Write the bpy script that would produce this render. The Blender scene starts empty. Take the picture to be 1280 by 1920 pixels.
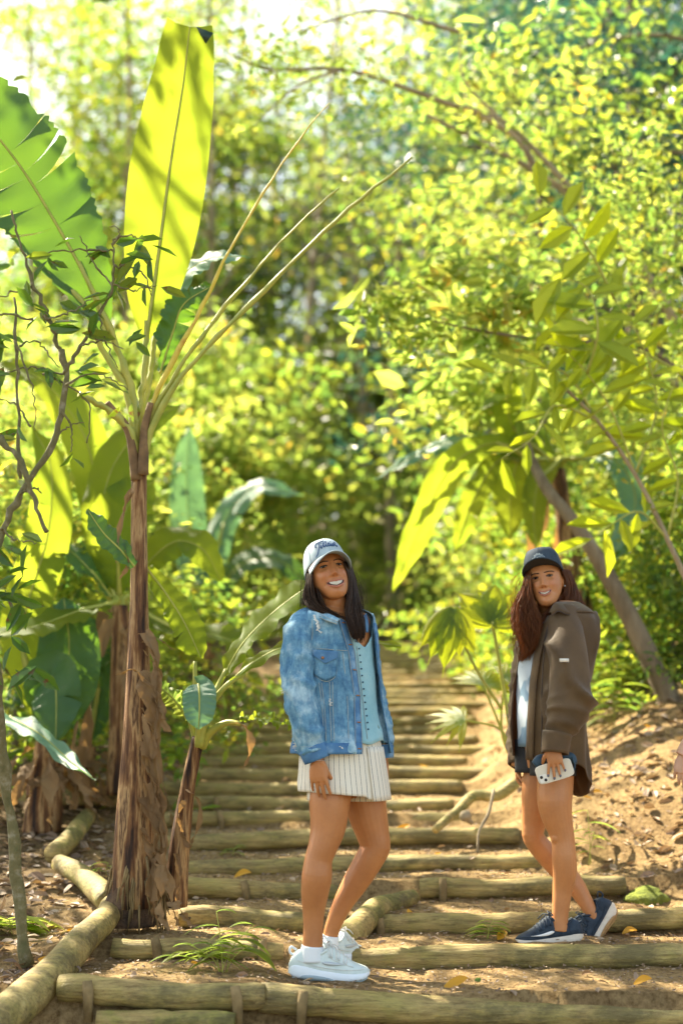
import bpy, math, random
import numpy as np
from mathutils import Vector, Matrix
random.seed(7); np.random.seed(7)
scene = bpy.context.scene
# ------------------------------------------------------------------ camera
FPX = 50/36*1920.0
TH = math.atan(390/FPX)
CAM = np.array([0.0, 0.0, 1.0])
FW = np.array([0, math.cos(TH), math.sin(TH)]); UP = np.array([0, -math.sin(TH), math.cos(TH)])
cd = bpy.data.cameras.new('camera'); cam = bpy.data.objects.new('camera', cd)
scene.collection.objects.link(cam); scene.camera = cam
cam.location = CAM; cam.rotation_euler = (math.pi/2+TH, 0, 0)
cd.sensor_fit = 'VERTICAL'; cd.sensor_height = 36; cd.sensor_width = 24; cd.lens = 50
cd.clip_start = .05; cd.clip_end = 600
cd.dof.use_dof = True; cd.dof.focus_distance = 5.5; cd.dof.aperture_fstop = 1.25
scene.render.resolution_x = 682; scene.render.resolution_y = 1024
# ------------------------------------------------------------------ light
SUN = np.array([-.52, .50, .72]); SUN /= np.linalg.norm(SUN)
elev = math.asin(SUN[2]); azim = math.atan2(SUN[0], SUN[1])
w = bpy.data.worlds.new('World'); scene.world = w; w.use_nodes = True
nt = w.node_tree; bg = nt.nodes['Background']
sky = nt.nodes.new('ShaderNodeTexSky'); sky.sky_type = 'NISHITA'; sky.sun_disc = False
sky.sun_elevation = elev; sky.sun_rotation = azim; sky.air_density = 1.0; sky.dust_density = 1.5
hs = nt.nodes.new('ShaderNodeHueSaturation'); hs.inputs['Saturation'].default_value = .82
wm = nt.nodes.new('ShaderNodeMix'); wm.data_type = 'RGBA'; wm.blend_type = 'MULTIPLY'; wm.inputs[0].default_value = 1; wm.inputs[7].default_value = (1.10, 1.0, .83, 1)
nt.links.new(sky.outputs[0], hs.inputs['Color']); nt.links.new(hs.outputs[0], wm.inputs[6]); nt.links.new(wm.outputs[2], bg.inputs[0]); bg.inputs[1].default_value = .105
sl = bpy.data.lights.new('sun', 'SUN'); sl.energy = 5.0; sl.angle = math.radians(.5); sl.color = (1, .89, .68)
so = bpy.data.objects.new('sun', sl); scene.collection.objects.link(so)
so.rotation_euler = Vector(SUN).to_track_quat('Z', 'Y').to_euler(); so.location = (-8, 8, 12)
scene.view_settings.view_transform = 'Standard'; scene.view_settings.look = 'None'
scene.view_settings.gamma = 1; scene.view_settings.exposure = 2.25
try:
    scene.cycles.max_bounces = 8; scene.cycles.transmission_bounces = 6; scene.cycles.diffuse_bounces = 5
    scene.cycles.sample_clamp_indirect = 6
except Exception: pass
# ------------------------------------------------------------------ helpers
def ray(px, py):
    u = (px-640)/FPX; v = (960-py)/FPX
    return FW + u*np.array([1, 0, 0]) + v*UP
def P(px, py, Y):
    d = ray(px, py); return CAM + d*(Y/d[1])
def ZP(py, Y): return P(640, py, Y)[2]
def mpp(p): return float(np.dot(np.asarray(p)-CAM, FW))/FPX       # metres per reference pixel
def V(*a): return np.array(a, float)
def nrm(v):
    v = np.asarray(v, float); return v/(np.linalg.norm(v)+1e-12)
def lerp(a, b, t): return a+(b-a)*t
def sstep(a, b, x):
    t = np.clip((x-a)/(b-a), 0, 1); return t*t*(3-2*t)
def interp(tab, x):
    tab = np.array(tab, float); return np.array([np.interp(x, tab[:, 0], tab[:, k]) for k in range(1, tab.shape[1])])
def sinterp(tab, x):
    """smooth (catmull-rom like, monotone x) interpolation of table columns"""
    tab = np.array(tab, float); xs = tab[:, 0]; x = np.clip(x, xs[0], xs[-1])
    i = int(np.clip(np.searchsorted(xs, x)-1, 0, len(xs)-2)); h = xs[i+1]-xs[i]; t = (x-xs[i])/h
    def m(k):
        if k == 0: return (tab[1, 1:]-tab[0, 1:])/(xs[1]-xs[0])
        if k == len(xs)-1: return (tab[-1, 1:]-tab[-2, 1:])/(xs[-1]-xs[-2])
        return (tab[k+1, 1:]-tab[k-1, 1:])/(xs[k+1]-xs[k-1])
    p0, p1 = tab[i, 1:], tab[i+1, 1:]
    return (2*t**3-3*t**2+1)*p0+(t**3-2*t**2+t)*h*m(i)+(-2*t**3+3*t**2)*p1+(t**3-t**2)*h*m(i+1)
def spline(pts, n):
    pts = np.array(pts, float); d = np.r_[0, np.cumsum(np.linalg.norm(np.diff(pts[:, :3], axis=0), axis=1)+1e-9)]
    tab = np.c_[d, pts]
    return np.array([sinterp(tab, s) for s in np.linspace(0, d[-1], n)])
def _h(a, b, c, s):
    n = (a*374761393 + b*668265263 + c*2147483647 + s*1274126177) & 0xffffffff
    n = ((n ^ (n >> 13))*1103515245) & 0xffffffff
    n = ((n ^ (n >> 16))*2654435761) & 0xffffffff
    return ((n >> 8) & 0xffff)/65535.0
def vnoise(x, y, z=0.0, s=0):
    x, y, z = np.broadcast_arrays(np.asarray(x, float), np.asarray(y, float), np.asarray(z, float))
    xi, yi, zi = [np.floor(q).astype(np.int64) for q in (x, y, z)]
    fx, fy, fz = x-xi, y-yi, z-zi
    fx, fy, fz = [q*q*(3-2*q) for q in (fx, fy, fz)]
    r = 0
    for i in (0, 1):
        for j in (0, 1):
            for k in (0, 1):
                r = r+_h(xi+i, yi+j, zi+k, s)*(fx if i else 1-fx)*(fy if j else 1-fy)*(fz if k else 1-fz)
    return r*2-1
def fbm(x, y, z=0.0, s=0, o=3):
    r = 0; a = 1; f = 1
    for i in range(o):
        r = r+a*vnoise(x*f, y*f, np.asarray(z)*f, s+i); a *= .5; f *= 2.1
    return r
COL = scene.collection
def wloc(o):
    p = np.zeros(3)
    while o is not None:
        p += np.array(o.location); o = o.parent
    return p
class MB:
    def __init__(s): s.v = []; s.f = []; s.n = 0; s.uv = []; s.hasuv = False
    def add(s, v, f, uv=None):
        v = np.asarray(v, float).reshape(-1, 3)
        s.v.append(v); k = s.n
        s.f.extend([tuple(i+k for i in q) for q in f]); s.n += len(v)
        if uv is not None: s.hasuv = True; s.uv.append(np.asarray(uv, float).reshape(-1, 2))
        else: s.uv.append(np.zeros((len(v), 2)))
        return s
    def addq(s, v, per, faces, uv=None):
        """v (n,per,3) repeated pattern of faces"""
        n = v.shape[0]; k = s.n
        base = (np.arange(n)*per+k)
        for q in faces:
            s.f.extend(map(tuple, (base[:, None]+np.array(q)[None]).tolist()))
        s.v.append(v.reshape(-1, 3)); s.n += n*per
        if uv is not None: s.hasuv = True; s.uv.append(np.tile(np.asarray(uv, float), (n, 1)))
        else: s.uv.append(np.zeros((n*per, 2)))
    def grid(s, G, closed_u=False, closed_v=False, caps=False, uv=None):
        """G (nu,nv,3)"""
        G = np.asarray(G, float); nu, nv = G.shape[:2]; f = []
        for i in range(nu-1 if not closed_u else nu):
            for j in range(nv-1 if not closed_v else nv):
                a = i*nv+j; b = i*nv+(j+1) % nv; i2 = (i+1) % nu
                f.append((a, b, i2*nv+(j+1) % nv, i2*nv+j))
        if caps:
            f.append(tuple(range(nv))[::-1]); f.append(tuple((nu-1)*nv+j for j in range(nv)))
        if uv is None:
            uu, vv = np.meshgrid(np.linspace(0, 1, nu), np.linspace(0, 1, nv), indexing='ij'); uv = np.stack([uu, vv], -1)
        return s.add(G.reshape(-1, 3), f, uv.reshape(-1, 2))
    def tube(s, pts, rad, n=10, ry=None, side=None, caps=True):
        pts = np.array(pts, float); m = len(pts)
        rad = np.full(m, rad, float) if np.isscalar(rad) else np.array(rad, float)
        ry = rad if ry is None else (np.full(m, ry, float) if np.isscalar(ry) else np.array(ry, float))
        T = np.gradient(pts, axis=0); T /= np.linalg.norm(T, axis=1)[:, None]+1e-12
        a = nrm(side) if side is not None else (V(1, 0, 0) if abs(T[0][0]) < .8 else V(0, 1, 0))
        ang = np.linspace(0, 2*math.pi, n, endpoint=False); G = []
        for i in range(m):
            a = nrm(a-np.dot(a, T[i])*T[i]); b = np.cross(T[i], a)
            if side is not None and i+1 < m: pass
            G.append(pts[i]+np.outer(np.cos(ang), a)*rad[i]+np.outer(np.sin(ang), b)*ry[i])
        return s.grid(np.array(G), closed_v=True, caps=caps)
    def ball(s, c, r, nu=10, nv=12, R=None):
        c = np.asarray(c, float); r = np.broadcast_to(np.asarray(r, float), (3,)); G = []
        for i in range(nu+1):
            p = math.pi*(i+.02)/(nu+.04)
            for j in range(nv):
                t = 2*math.pi*j/nv; q = V(r[0]*math.sin(p)*math.cos(t), r[1]*math.sin(p)*math.sin(t), r[2]*math.cos(p))
                G.append(c+(R@q if R is not None else q))
        return s.grid(np.array(G).reshape(nu+1, nv, 3), closed_v=True, caps=True)
    def box(s, c, dx, dy, dz):
        c, dx, dy, dz = [np.asarray(q, float) for q in (c, dx, dy, dz)]
        v = [c+i*dx+j*dy+k*dz for i in (-1, 1) for j in (-1, 1) for k in (-1, 1)]
        return s.add(v, [(0, 1, 3, 2), (4, 6, 7, 5), (0, 4, 5, 1), (2, 3, 7, 6), (0, 2, 6, 4), (1, 5, 7, 3)])
    def build(s, name, mat, parent=None, smooth=True, link=True):
        me = bpy.data.meshes.new(name); v = np.concatenate(s.v) if s.v else np.zeros((0, 3))
        if parent is not None: v = v-wloc(parent)
        me.from_pydata(v.tolist(), [], s.f); me.update()
        if s.hasuv:
            uvl = me.uv_layers.new(name='UVMap'); U = np.concatenate(s.uv)
            idx = np.zeros(len(me.loops), dtype=np.int32); me.loops.foreach_get('vertex_index', idx)
            uvl.data.foreach_set('uv', U[idx].astype(np.float32).ravel())
        if mat is not None: me.materials.append(mat)
        if smooth: me.polygons.foreach_set('use_smooth', [True]*len(me.polygons))
        o = bpy.data.objects.new(name, me)
        if link: COL.objects.link(o)
        if parent is not None: o.parent = parent
        return o
def thing(name, label, cat, loc=(0, 0, 0), group=None):
    o = bpy.data.objects.new(name, None); o.empty_display_size = .1; COL.objects.link(o)
    o.location = loc; return tag(o, label, cat, group)
def tag(o, label, cat, group=None, kind=None):
    if label: o['label'] = label
    if cat: o['category'] = cat
    if group: o['group'] = group
    if kind: o['kind'] = kind
    return o
def thick(o, t, off=0):
    m = o.modifiers.new('solid', 'SOLIDIFY'); m.thickness = t; m.offset = off; return o
def bake(o):
    dg = bpy.context.evaluated_depsgraph_get(); dg.update()
    me = bpy.data.meshes.new_from_object(o.evaluated_get(dg)); old = o.data
    o.modifiers.clear(); o.data = me; bpy.data.meshes.remove(old); return o
# ------------------------------------------------------------------ materials
def newmat(name):
    m = bpy.data.materials.new(name); m.use_nodes = True; nt = m.node_tree; nt.nodes.clear()
    out = nt.nodes.new('ShaderNodeOutputMaterial'); return m, nt, out
def ramp(nt, fac, stops):
    r = nt.nodes.new('ShaderNodeValToRGB'); e = r.color_ramp.elements
    while len(e) > 1: e.remove(e[-1])
    e[0].position = stops[0][0]; e[0].color = (*stops[0][1], 1)
    for p, c in stops[1:]:
        k = e.new(p); k.color = (*c, 1)
    nt.links.new(fac, r.inputs[0]); return r.outputs[0]
def noise(nt, scale, detail=4, rough=.6, vec=None, stretch=None, coord='Object'):
    tc = nt.nodes.new('ShaderNodeTexCoord'); src = tc.outputs[coord] if vec is None else vec
    if stretch:
        mp = nt.nodes.new('ShaderNodeMapping'); mp.inputs['Scale'].default_value = stretch
        nt.links.new(src, mp.inputs[0]); src = mp.outputs[0]
    n = nt.nodes.new('ShaderNodeTexNoise'); n.inputs['Scale'].default_value = scale
    n.inputs['Detail'].default_value = detail; n.inputs['Roughness'].default_value = rough
    nt.links.new(src, n.inputs['Vector']); return n.outputs[0]
def mixc(nt, fac, a, b, mode='MIX'):
    m = nt.nodes.new('ShaderNodeMix'); m.data_type = 'RGBA'; m.blend_type = mode
    for s, x in ((0, fac), (6, a), (7, b)):
        if hasattr(x, 'links') or hasattr(x, 'is_linked'): nt.links.new(x, m.inputs[s])
        else: m.inputs[s].default_value = x if s == 0 else (*x, 1)
    return m.outputs[2]
def bump(nt, h, strength, dist=.01):
    b = nt.nodes.new('ShaderNodeBump'); b.inputs['Strength'].default_value = strength
    b.inputs['Distance'].default_value = dist; nt.links.new(h, b.inputs['Height']); return b.outputs[0]
def pmat(name, stops, scale=8, rough=.7, bstr=.4, bdist=.005, bscale=None, stretch=None, spec=.4, sss=0, sheen=0, metal=0, coord='Object', detail=5):
    m, nt, out = newmat(name); p = nt.nodes.new('ShaderNodeBsdfPrincipled')
    if len(stops) == 1: p.inputs['Base Color'].default_value = (*stops[0][1], 1)
    else: nt.links.new(ramp(nt, noise(nt, scale, detail, .6, stretch=stretch, coord=coord), stops), p.inputs['Base Color'])
    p.inputs['Roughness'].default_value = rough; p.inputs['Specular IOR Level'].default_value = spec
    p.inputs['Metallic'].default_value = metal
    if sss:
        p.inputs['Subsurface Weight'].default_value = sss; p.inputs['Subsurface Radius'].default_value = (.02, .008, .004)
        p.inputs['Subsurface Scale'].default_value = .6
    if sheen: p.inputs['Sheen Weight'].default_value = sheen
    if bstr: nt.links.new(bump(nt, noise(nt, bscale or scale*6, 5, .65, stretch=stretch, coord=coord), bstr, bdist), p.inputs['Normal'])
    nt.links.new(p.outputs[0], out.inputs[0]); return m
def leafmat(name, refl, trans, tfac=.5, rough=.4, veins=0, spots=0, spec=.5):
    """refl / trans: ramps over the random-per-leaf value"""
    m, nt, out = newmat(name); g = nt.nodes.new('ShaderNodeNewGeometry')
    rnd = g.outputs['Random Per Island']
    n = noise(nt, 3.0, 3)
    ma = nt.nodes.new('ShaderNodeMath'); ma.operation = 'MULTIPLY_ADD'; ma.inputs[1].default_value = .6; ma.inputs[2].default_value = -.2
    nt.links.new(rnd, ma.inputs[0])
    mb = nt.nodes.new('ShaderNodeMath'); mb.operation = 'ADD'; nt.links.new(ma.outputs[0], mb.inputs[0]); nt.links.new(n, mb.inputs[1])
    fac = mb.outputs[0]
    cr = ramp(nt, fac, refl); ct = ramp(nt, fac, trans)
    if spots:
        sp = ramp(nt, noise(nt, 28, 3), [(.0, (0, 0, 0)), (.60, (0, 0, 0)), (.66, (1, 1, 1))])
        cr = mixc(nt, sp, cr, (.10, .05, .02)); ct = mixc(nt, sp, ct, (.2, .1, .02))
    p = nt.nodes.new('ShaderNodeBsdfPrincipled'); p.inputs['Roughness'].default_value = rough
    p.inputs['Specular IOR Level'].default_value = spec
    t = nt.nodes.new('ShaderNodeBsdfTranslucent'); nt.links.new(cr, p.inputs['Base Color']); nt.links.new(ct, t.inputs[0])
    if veins:
        tc = nt.nodes.new('ShaderNodeTexCoord'); wv = nt.nodes.new('ShaderNodeTexWave'); wv.wave_type = 'BANDS'; wv.bands_direction = 'X'
        wv.inputs['Scale'].default_value = veins; wv.inputs['Distortion'].default_value = 1.0; wv.inputs['Detail'].default_value = 2
        nt.links.new(tc.outputs['UV'], wv.inputs['Vector'])
        b = bump(nt, wv.outputs[1], .35, .004); nt.links.new(b, p.inputs['Normal']); nt.links.new(b, t.inputs['Normal'])
        vv = ramp(nt, wv.outputs[1], [(0, (.82, .86, .8)), (.5, (1, 1, 1))])
        c2 = mixc(nt, 1.0, ct, vv, 'MULTIPLY'); nt.links.new(c2, t.inputs[0])
    ms = nt.nodes.new('ShaderNodeMixShader'); ms.inputs[0].default_value = tfac
    nt.links.new(p.outputs[0], ms.inputs[1]); nt.links.new(t.outputs[0], ms.inputs[2]); nt.links.new(ms.outputs[0], out.inputs[0])
    return m
MT = {}
MT['leaf'] = leafmat('leaf_green', [(0, (.035, .07, .02)), (.5, (.06, .10, .02)), (.95, (.13, .15, .02))],
                     [(0, (.08, .24, .07)), (.45, (.24, .42, .06)), (.75, (.48, .58, .05)), (1, (.7, .6, .04))], .55)
MT['leaf_lime'] = leafmat('leaf_lime', [(0, (.08, .14, .012)), (.6, (.14, .19, .015)), (1, (.25, .22, .02))],
                     [(0, (.16, .34, .08)), (.5, (.36, .50, .08)), (.9, (.58, .62, .10)), (1, (.80, .45, .06))], .6)
MT['leaf_shade_dark'] = leafmat('leaf_shade_dark', [(0, (.018, .05, .04)), (.6, (.03, .07, .045)), (1, (.07, .10, .03))],
                     [(0, (.015, .08, .07)), (.6, (.04, .14, .09)), (1, (.22, .32, .05))], .4, .35)  # dark teal puts the shade of the trees behind into the leaf colour
MT['leaf_glossy'] = leafmat('leaf_glossy', [(0, (.02, .06, .015)), (.6, (.035, .085, .02)), (1, (.06, .12, .02))],
                     [(0, (.10, .24, .02)), (.6, (.2, .36, .02)), (1, (.45, .45, .03))], .4, .28, spots=1)
MT['banana'] = leafmat('banana_leaf', [(0, (.06, .14, .02)), (1, (.11, .19, .02))],
                     [(0, (.30, .42, .03)), (.5, (.40, .49, .03)), (1, (.48, .53, .035))], .64, .50, veins=60, spec=.28)
MT['fan'] = leafmat('fan_leaf', [(0, (.09, .17, .02)), (1, (.13, .21, .02))], [(0, (.50, .62, .015)), (1, (.72, .74, .02))], .62, .38, veins=40)
MT['banana_dark'] = leafmat('banana_leaf_dark', [(0, (.04, .12, .05)), (1, (.06, .16, .05))],
                     [(0, (.10, .22, .015)), (1, (.17, .30, .015))], .45, .38, veins=60)
MT['banana_back'] = leafmat('banana_leaf_underside', [(0, (.10, .24, .16)), (1, (.16, .30, .20))],
                     [(0, (.15, .36, .12)), (1, (.24, .42, .12))], .35, .45, veins=60)
MT['dry'] = leafmat('dry_leaf', [(0, (.09, .05, .025)), (.5, (.20, .12, .055)), (1, (.38, .26, .13))],
                     [(0, (.25, .12, .03)), (.7, (.45, .25, .08)), (1, (.7, .28, .05))], .3, .8, veins=25)
MT['litter'] = leafmat('leaf_litter', [(0, (.08, .05, .035)), (.45, (.19, .13, .09)), (.8, (.34, .25, .17)), (1, (.5, .40, .28))],
                     [(0, (.2, .1, .04)), (1, (.5, .3, .1))], .12, .6)
MT['litter_yellow'] = leafmat('yellow_leaf', [(0, (.55, .24, .02)), (1, (.75, .42, .03))], [(0, (.7, .3, .02)), (1, (.85, .5, .03))], .4, .5)
MT['stalk'] = pmat('green_stalk', [(.3, (.26, .30, .05)), (.7, (.42, .40, .08))], 14, .45, .3, .003, 60)
MT['stalk_yellow'] = pmat('yellow_stalk', [(.3, (.50, .36, .04)), (.55, (.62, .50, .08)), (.8, (.35, .12, .02))], 10, .5, .3, .003, 60)
MT['stalk_dark'] = pmat('dark_stalk', [(.3, (.10, .06, .03)), (.7, (.26, .16, .07))], 14, .8, .5, .005, 60)
MT['bark'] = pmat('bark', [(.3, (.10, .07, .04)), (.6, (.22, .17, .11)), (.8, (.33, .29, .21))], 9, .9, .8, .02, 30, stretch=(1, 1, .3))
MT['bark_pale'] = pmat('bark_pale', [(.3, (.20, .15, .09)), (.7, (.42, .34, .22))], 9, .9, .8, .02, 30, stretch=(1, 1, .3))
MT['bark_green'] = pmat('bark_green', [(.3, (.10, .10, .04)), (.55, (.17, .15, .07)), (.8, (.34, .32, .24))], 26, .9, .8, .01, 90)
MT['banana_trunk'] = pmat('banana_trunk', [(.38, (.020, .008, .004)), (.45, (.09, .036, .012)), (.51, (.19, .09, .032)), (.57, (.40, .25, .11)), (.63, (.07, .03, .012)), (.68, (.30, .18, .08))], 14, .75, .9, .012, 30, stretch=(1.6, 1.6, .16))
MT['fibre'] = pmat('trunk_fibre', [(.3, (.03, .018, .012)), (.6, (.12, .07, .04)), (.85, (.26, .17, .09))], 20, .9, 1, .02, 50)
def logmat(name, g):
    m, nt, out = newmat(name); p = nt.nodes.new('ShaderNodeBsdfPrincipled')
    base = ramp(nt, noise(nt, 5, 6, .7, stretch=(.5, 2.5, 2.5)), [(.28, (.16, .11, .045)), (.45, (.31, .23, .085)), (.6, (.44, .34, .13)), (.8, (.56, .46, .22))])
    moss = ramp(nt, noise(nt, 7, 5, .7), [(.42, (0, 0, 0)), (.60, (g, g, g))])
    c = mixc(nt, moss, base, (.24, .23, .05))
    st = ramp(nt, noise(nt, 3.3, 6, .75, stretch=(1, 2, 2)), [(.47, (0, 0, 0)), (.61, (.65, .65, .65))])
    c = mixc(nt, st, c, (.07, .055, .03))
    fl = ramp(nt, noise(nt, 45, 5, .8, stretch=(.12, 1.5, 1.5)), [(.35, (.55, .5, .45)), (.5, (1, 1, 1)), (.66, (1.25, 1.2, 1.1))]); c = mixc(nt, 1.0, c, fl, 'MULTIPLY')
    nt.links.new(c, p.inputs['Base Color']); p.inputs['Roughness'].default_value = .62; p.inputs['Specular IOR Level'].default_value = .35
    nt.links.new(bump(nt, noise(nt, 30, 6, .7, stretch=(.25, 1.5, 1.5)), .9, .014), p.inputs['Normal'])
    nt.links.new(p.outputs[0], out.inputs[0]); return m
MT['log'] = logmat('bamboo_log', .45); MT['log_moss'] = logmat('mossy_log', 1.0)
MT['stake'] = pmat('stake_wood', [(.35, (.11, .075, .03)), (.65, (.28, .20, .09))], 10, .85, .6, .008, 40)
MT['moss'] = pmat('moss', [(.3, (.10, .13, .02)), (.7, (.26, .30, .04))], 30, .95, 1, .02, 90)
MT['stone'] = pmat('stone', [(.3, (.14, .11, .07)), (.7, (.30, .25, .17))], 10, .9, .8, .01, 50)
def groundmat():
    m, nt, out = newmat('ground_soil'); p = nt.nodes.new('ShaderNodeBsdfPrincipled')
    a = ramp(nt, noise(nt, 1.6, 8, .65), [(.3, (.20, .13, .06)), (.5, (.35, .245, .115)), (.7, (.50, .36, .18))])
    b = ramp(nt, noise(nt, 38, 6, .75), [(.32, (.35, .3, .25)), (.5, (.85, .82, .8)), (.68, (1.2, 1.2, 1.2))])
    c = mixc(nt, 1.0, a, b, 'MULTIPLY')
    # dark damp leafy soil away from the path (stored on the mesh)
    at = nt.nodes.new('ShaderNodeAttribute'); at.attribute_name = 'humus'
    c = mixc(nt, at.outputs['Fac'], c, (.07, .05, .03))
    nt.links.new(c, p.inputs['Base Color']); p.inputs['Roughness'].default_value = .95; p.inputs['Specular IOR Level'].default_value = .15
    h = noise(nt, 55, 7, .75); nt.links.new(bump(nt, h, 1.0, .02), p.inputs['Normal'])
    nt.links.new(p.outputs[0], out.inputs[0]); return m
MT['ground'] = groundmat()
# ------------------------------------------------------------------ steps and ground
# (left px, left py top, right px, right py top, Y, thickness px, stakes)
LOGS = [
 (112, 1829, 497, 1843, 5.15, 53, (172, 447)),
 (488, 1844, 1330, 1888, 5.16, 55, (567,)),
 (182, 1892, 440, 1896, 5.07, 46, ()),
 (210, 1757, 530, 1765, 5.70, 38, (297, 493)),
 (602, 1778, 1330, 1764, 5.76, 47, ()),
 (335, 1697, 572, 1706, 6.20, 43, ()),
 (682, 1720, 1330, 1697, 6.22, 41, (712,)),
 (338, 1646, 735, 1657, 6.66, 38, (462,)),
 (786, 1646, 1170, 1642, 6.66, 37, (828,)),
 (352, 1611, 1012, 1600, 7.10, 33, ()),
 (310, 1563, 972, 1548, 7.52, 33, ()),
 (300, 1523, 872, 1521, 7.92, 28, (415,)),
 (290, 1494, 850, 1496, 8.32, 28, (407,)),
]
def pathz(Y):   # smooth height of the path
    return np.interp(Y, [-20, 0, 4.95, 5.16, 5.73, 6.2, 6.66, 7.1, 7.52, 7.92, 8.32, 16.4, 22, 40, 120],
                     [-3.9, -.95, -.13, .03, .12, .19, .28, .345, .43, .50, .57, 1.88, 2.15, 4.2, 18])
def edgeR(Y): return np.interp(Y, [4, 6.3, 6.7, 7.1, 7.6, 8, 9, 12, 16.5, 30], [1.75, 1.6, 1.3, 1.0, .9, .8, .80, 1.15, 1.8, 2.6])
def edgeL(Y): return np.interp(Y, [4, 4.9, 5.6, 6.1, 7, 8, 9, 12, 16.5, 30], [-1.35, -1.18, -1.02, -.98, -1.05, -1.1, -1.0, -.7, -.4, .6])
FAR = []
Yk = 8.32; pk = .0
while Yk < 16.3:
    Yk += .40+.03*math.sin(Yk*3); z = float(pathz(Yk))
    # fit px ends
    xl, xr = float(edgeL(Yk))-.1, float(edgeR(Yk))+.1
    FAR.append((Yk, z, xl, xr))
stepsL = [(4.95, -.14), (5.15, ZP(1836, 5.15)), (5.70, ZP(1760, 5.7)), (6.20, ZP(1701, 6.2)), (6.66, ZP(1650, 6.66)), (7.1, ZP(1608, 7.1)), (7.52, ZP(1560, 7.52)), (7.92, ZP(1523, 7.92)), (8.32, ZP(1494, 8.32))]
stepsR = [(4.95, -.14), (5.16, ZP(1855, 5.16)), (5.76, ZP(1771, 5.76)), (6.22, ZP(1710, 6.22)), (6.66, ZP(1644, 6.66)), (7.1, ZP(1603, 7.1)), (7.52, ZP(1551, 7.52)), (7.92, ZP(1522, 7.92)), (8.32, ZP(1495, 8.32))]
for (y, z, a, b) in FAR: stepsL.append((y, z)); stepsR.append((y, z))
def steph(Y, st):
    z = pathz(Y)*0+pathz(np.minimum(Y, 4.9)); ys = [s[0] for s in st]
    for i, (y0, z0) in enumerate(st):
        y1, z1 = st[i+1] if i+1 < len(st) else (y0+.4, z0)
        inside = (Y >= y0) & (Y < y1)
        t = (Y-y0)/(y1-y0)
        zz = z0-.014+(z1-.085-z0+.014)*np.clip(t, 0, 1)**1.5*.5
        z = np.where(inside, zz, z)
    last = st[-1]
    z = np.where(Y >= last[0]+.4, pathz(Y), z)
    return z
def GZ(X, Y, fine=True):
    X = np.asarray(X, float); Y = np.asarray(Y, float); X, Y = np.broadcast_arrays(X, Y)
    p = pathz(Y)
    tl = sstep(-.35, -.1, X-.0) if True else 0
    s = lerp(steph(Y, stepsL), steph(Y, stepsR), tl)
    er, el = edgeR(Y), edgeL(Y)
    dr = X-er; dl = el-X
    k = (1-sstep(-.05, .3, dr))*(1-sstep(-.02, .25, dl))
    z = lerp(p, s, k)
    z = z+.42*np.maximum(dr-.0, 0)**1.05*sstep(5.0, 8.2, Y)*(dr < 3)+(dr >= 3)*1.33*sstep(5, 8.2, Y)+.15*np.maximum(dr-3, 0)
    z = z+np.maximum(dl, 0)*.03
    z = z+.012*fbm(X*4, Y*4, 0, 3)*(1-.4*k)+(1-k)*.035*fbm(X*1.3, Y*1.3, 0, 9)+.006*fbm(X*17, Y*17, 0, 5)
    return z
def build_ground():
    xs = np.r_[-np.geomspace(90, 2.6, 40)[:-1], np.arange(-2.6, 3.4, .03), np.geomspace(3.4, 90, 40)]
    ys = np.r_[np.linspace(-20, 4.4, 30)[:-1], np.arange(4.4, 9.0, .022), np.arange(9.0, 17.0, .045), np.geomspace(17, 140, 60)]
    X, Y = np.meshgrid(xs, ys, indexing='ij'); Z = GZ(X, Y)
    mb = MB(); nu, nv = X.shape
    idx = np.arange(nu*nv).reshape(nu, nv)
    q = np.stack([idx[:-1, :-1], idx[1:, :-1], idx[1:, 1:], idx[:-1, 1:]], -1).reshape(-1, 4)
    mb.v.append(np.stack([X, Y, Z], -1).reshape(-1, 3)); mb.n = nu*nv; mb.f = list(map(tuple, q.tolist())); mb.uv.append(np.zeros((nu*nv, 2)))
    o = mb.build('ground', MT['ground']); o['kind'] = 'structure'
    at = o.data.attributes.new('humus', 'FLOAT', 'POINT')
    n = fbm(X*2, Y*2, 0, 21)
    h = np.clip(sstep(.05, .5, (edgeL(Y)-X)+n*.2)*.8+sstep(2.4, 4, (X-edgeR(Y))+n*.5)*.7+sstep(16, 19, Y)*.6, 0, .9)
    at.data.foreach_set('value', h.astype(np.float32).ravel())
build_ground()
def gz(x, y): return float(GZ(np.array([x]), np.array([y]))[0])
ORD = ['first', 'second', 'third', 'fourth', 'fifth', 'sixth', 'seventh', 'eighth', 'ninth', 'tenth', 'eleventh', 'twelfth', 'thirteenth', 'fourteenth', 'fifteenth', 'sixteenth', 'seventeenth', 'eighteenth', 'nineteenth', 'twentieth', 'twenty-first', 'twenty-second', 'twenty-third', 'twenty-fourth', 'twenty-fifth', 'twenty-sixth', 'twenty-seventh', 'twenty-eighth', 'twenty-ninth', 'thirtieth', 'thirty-first', 'thirty-second', 'thirty-third', 'thirty-fourth']
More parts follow.
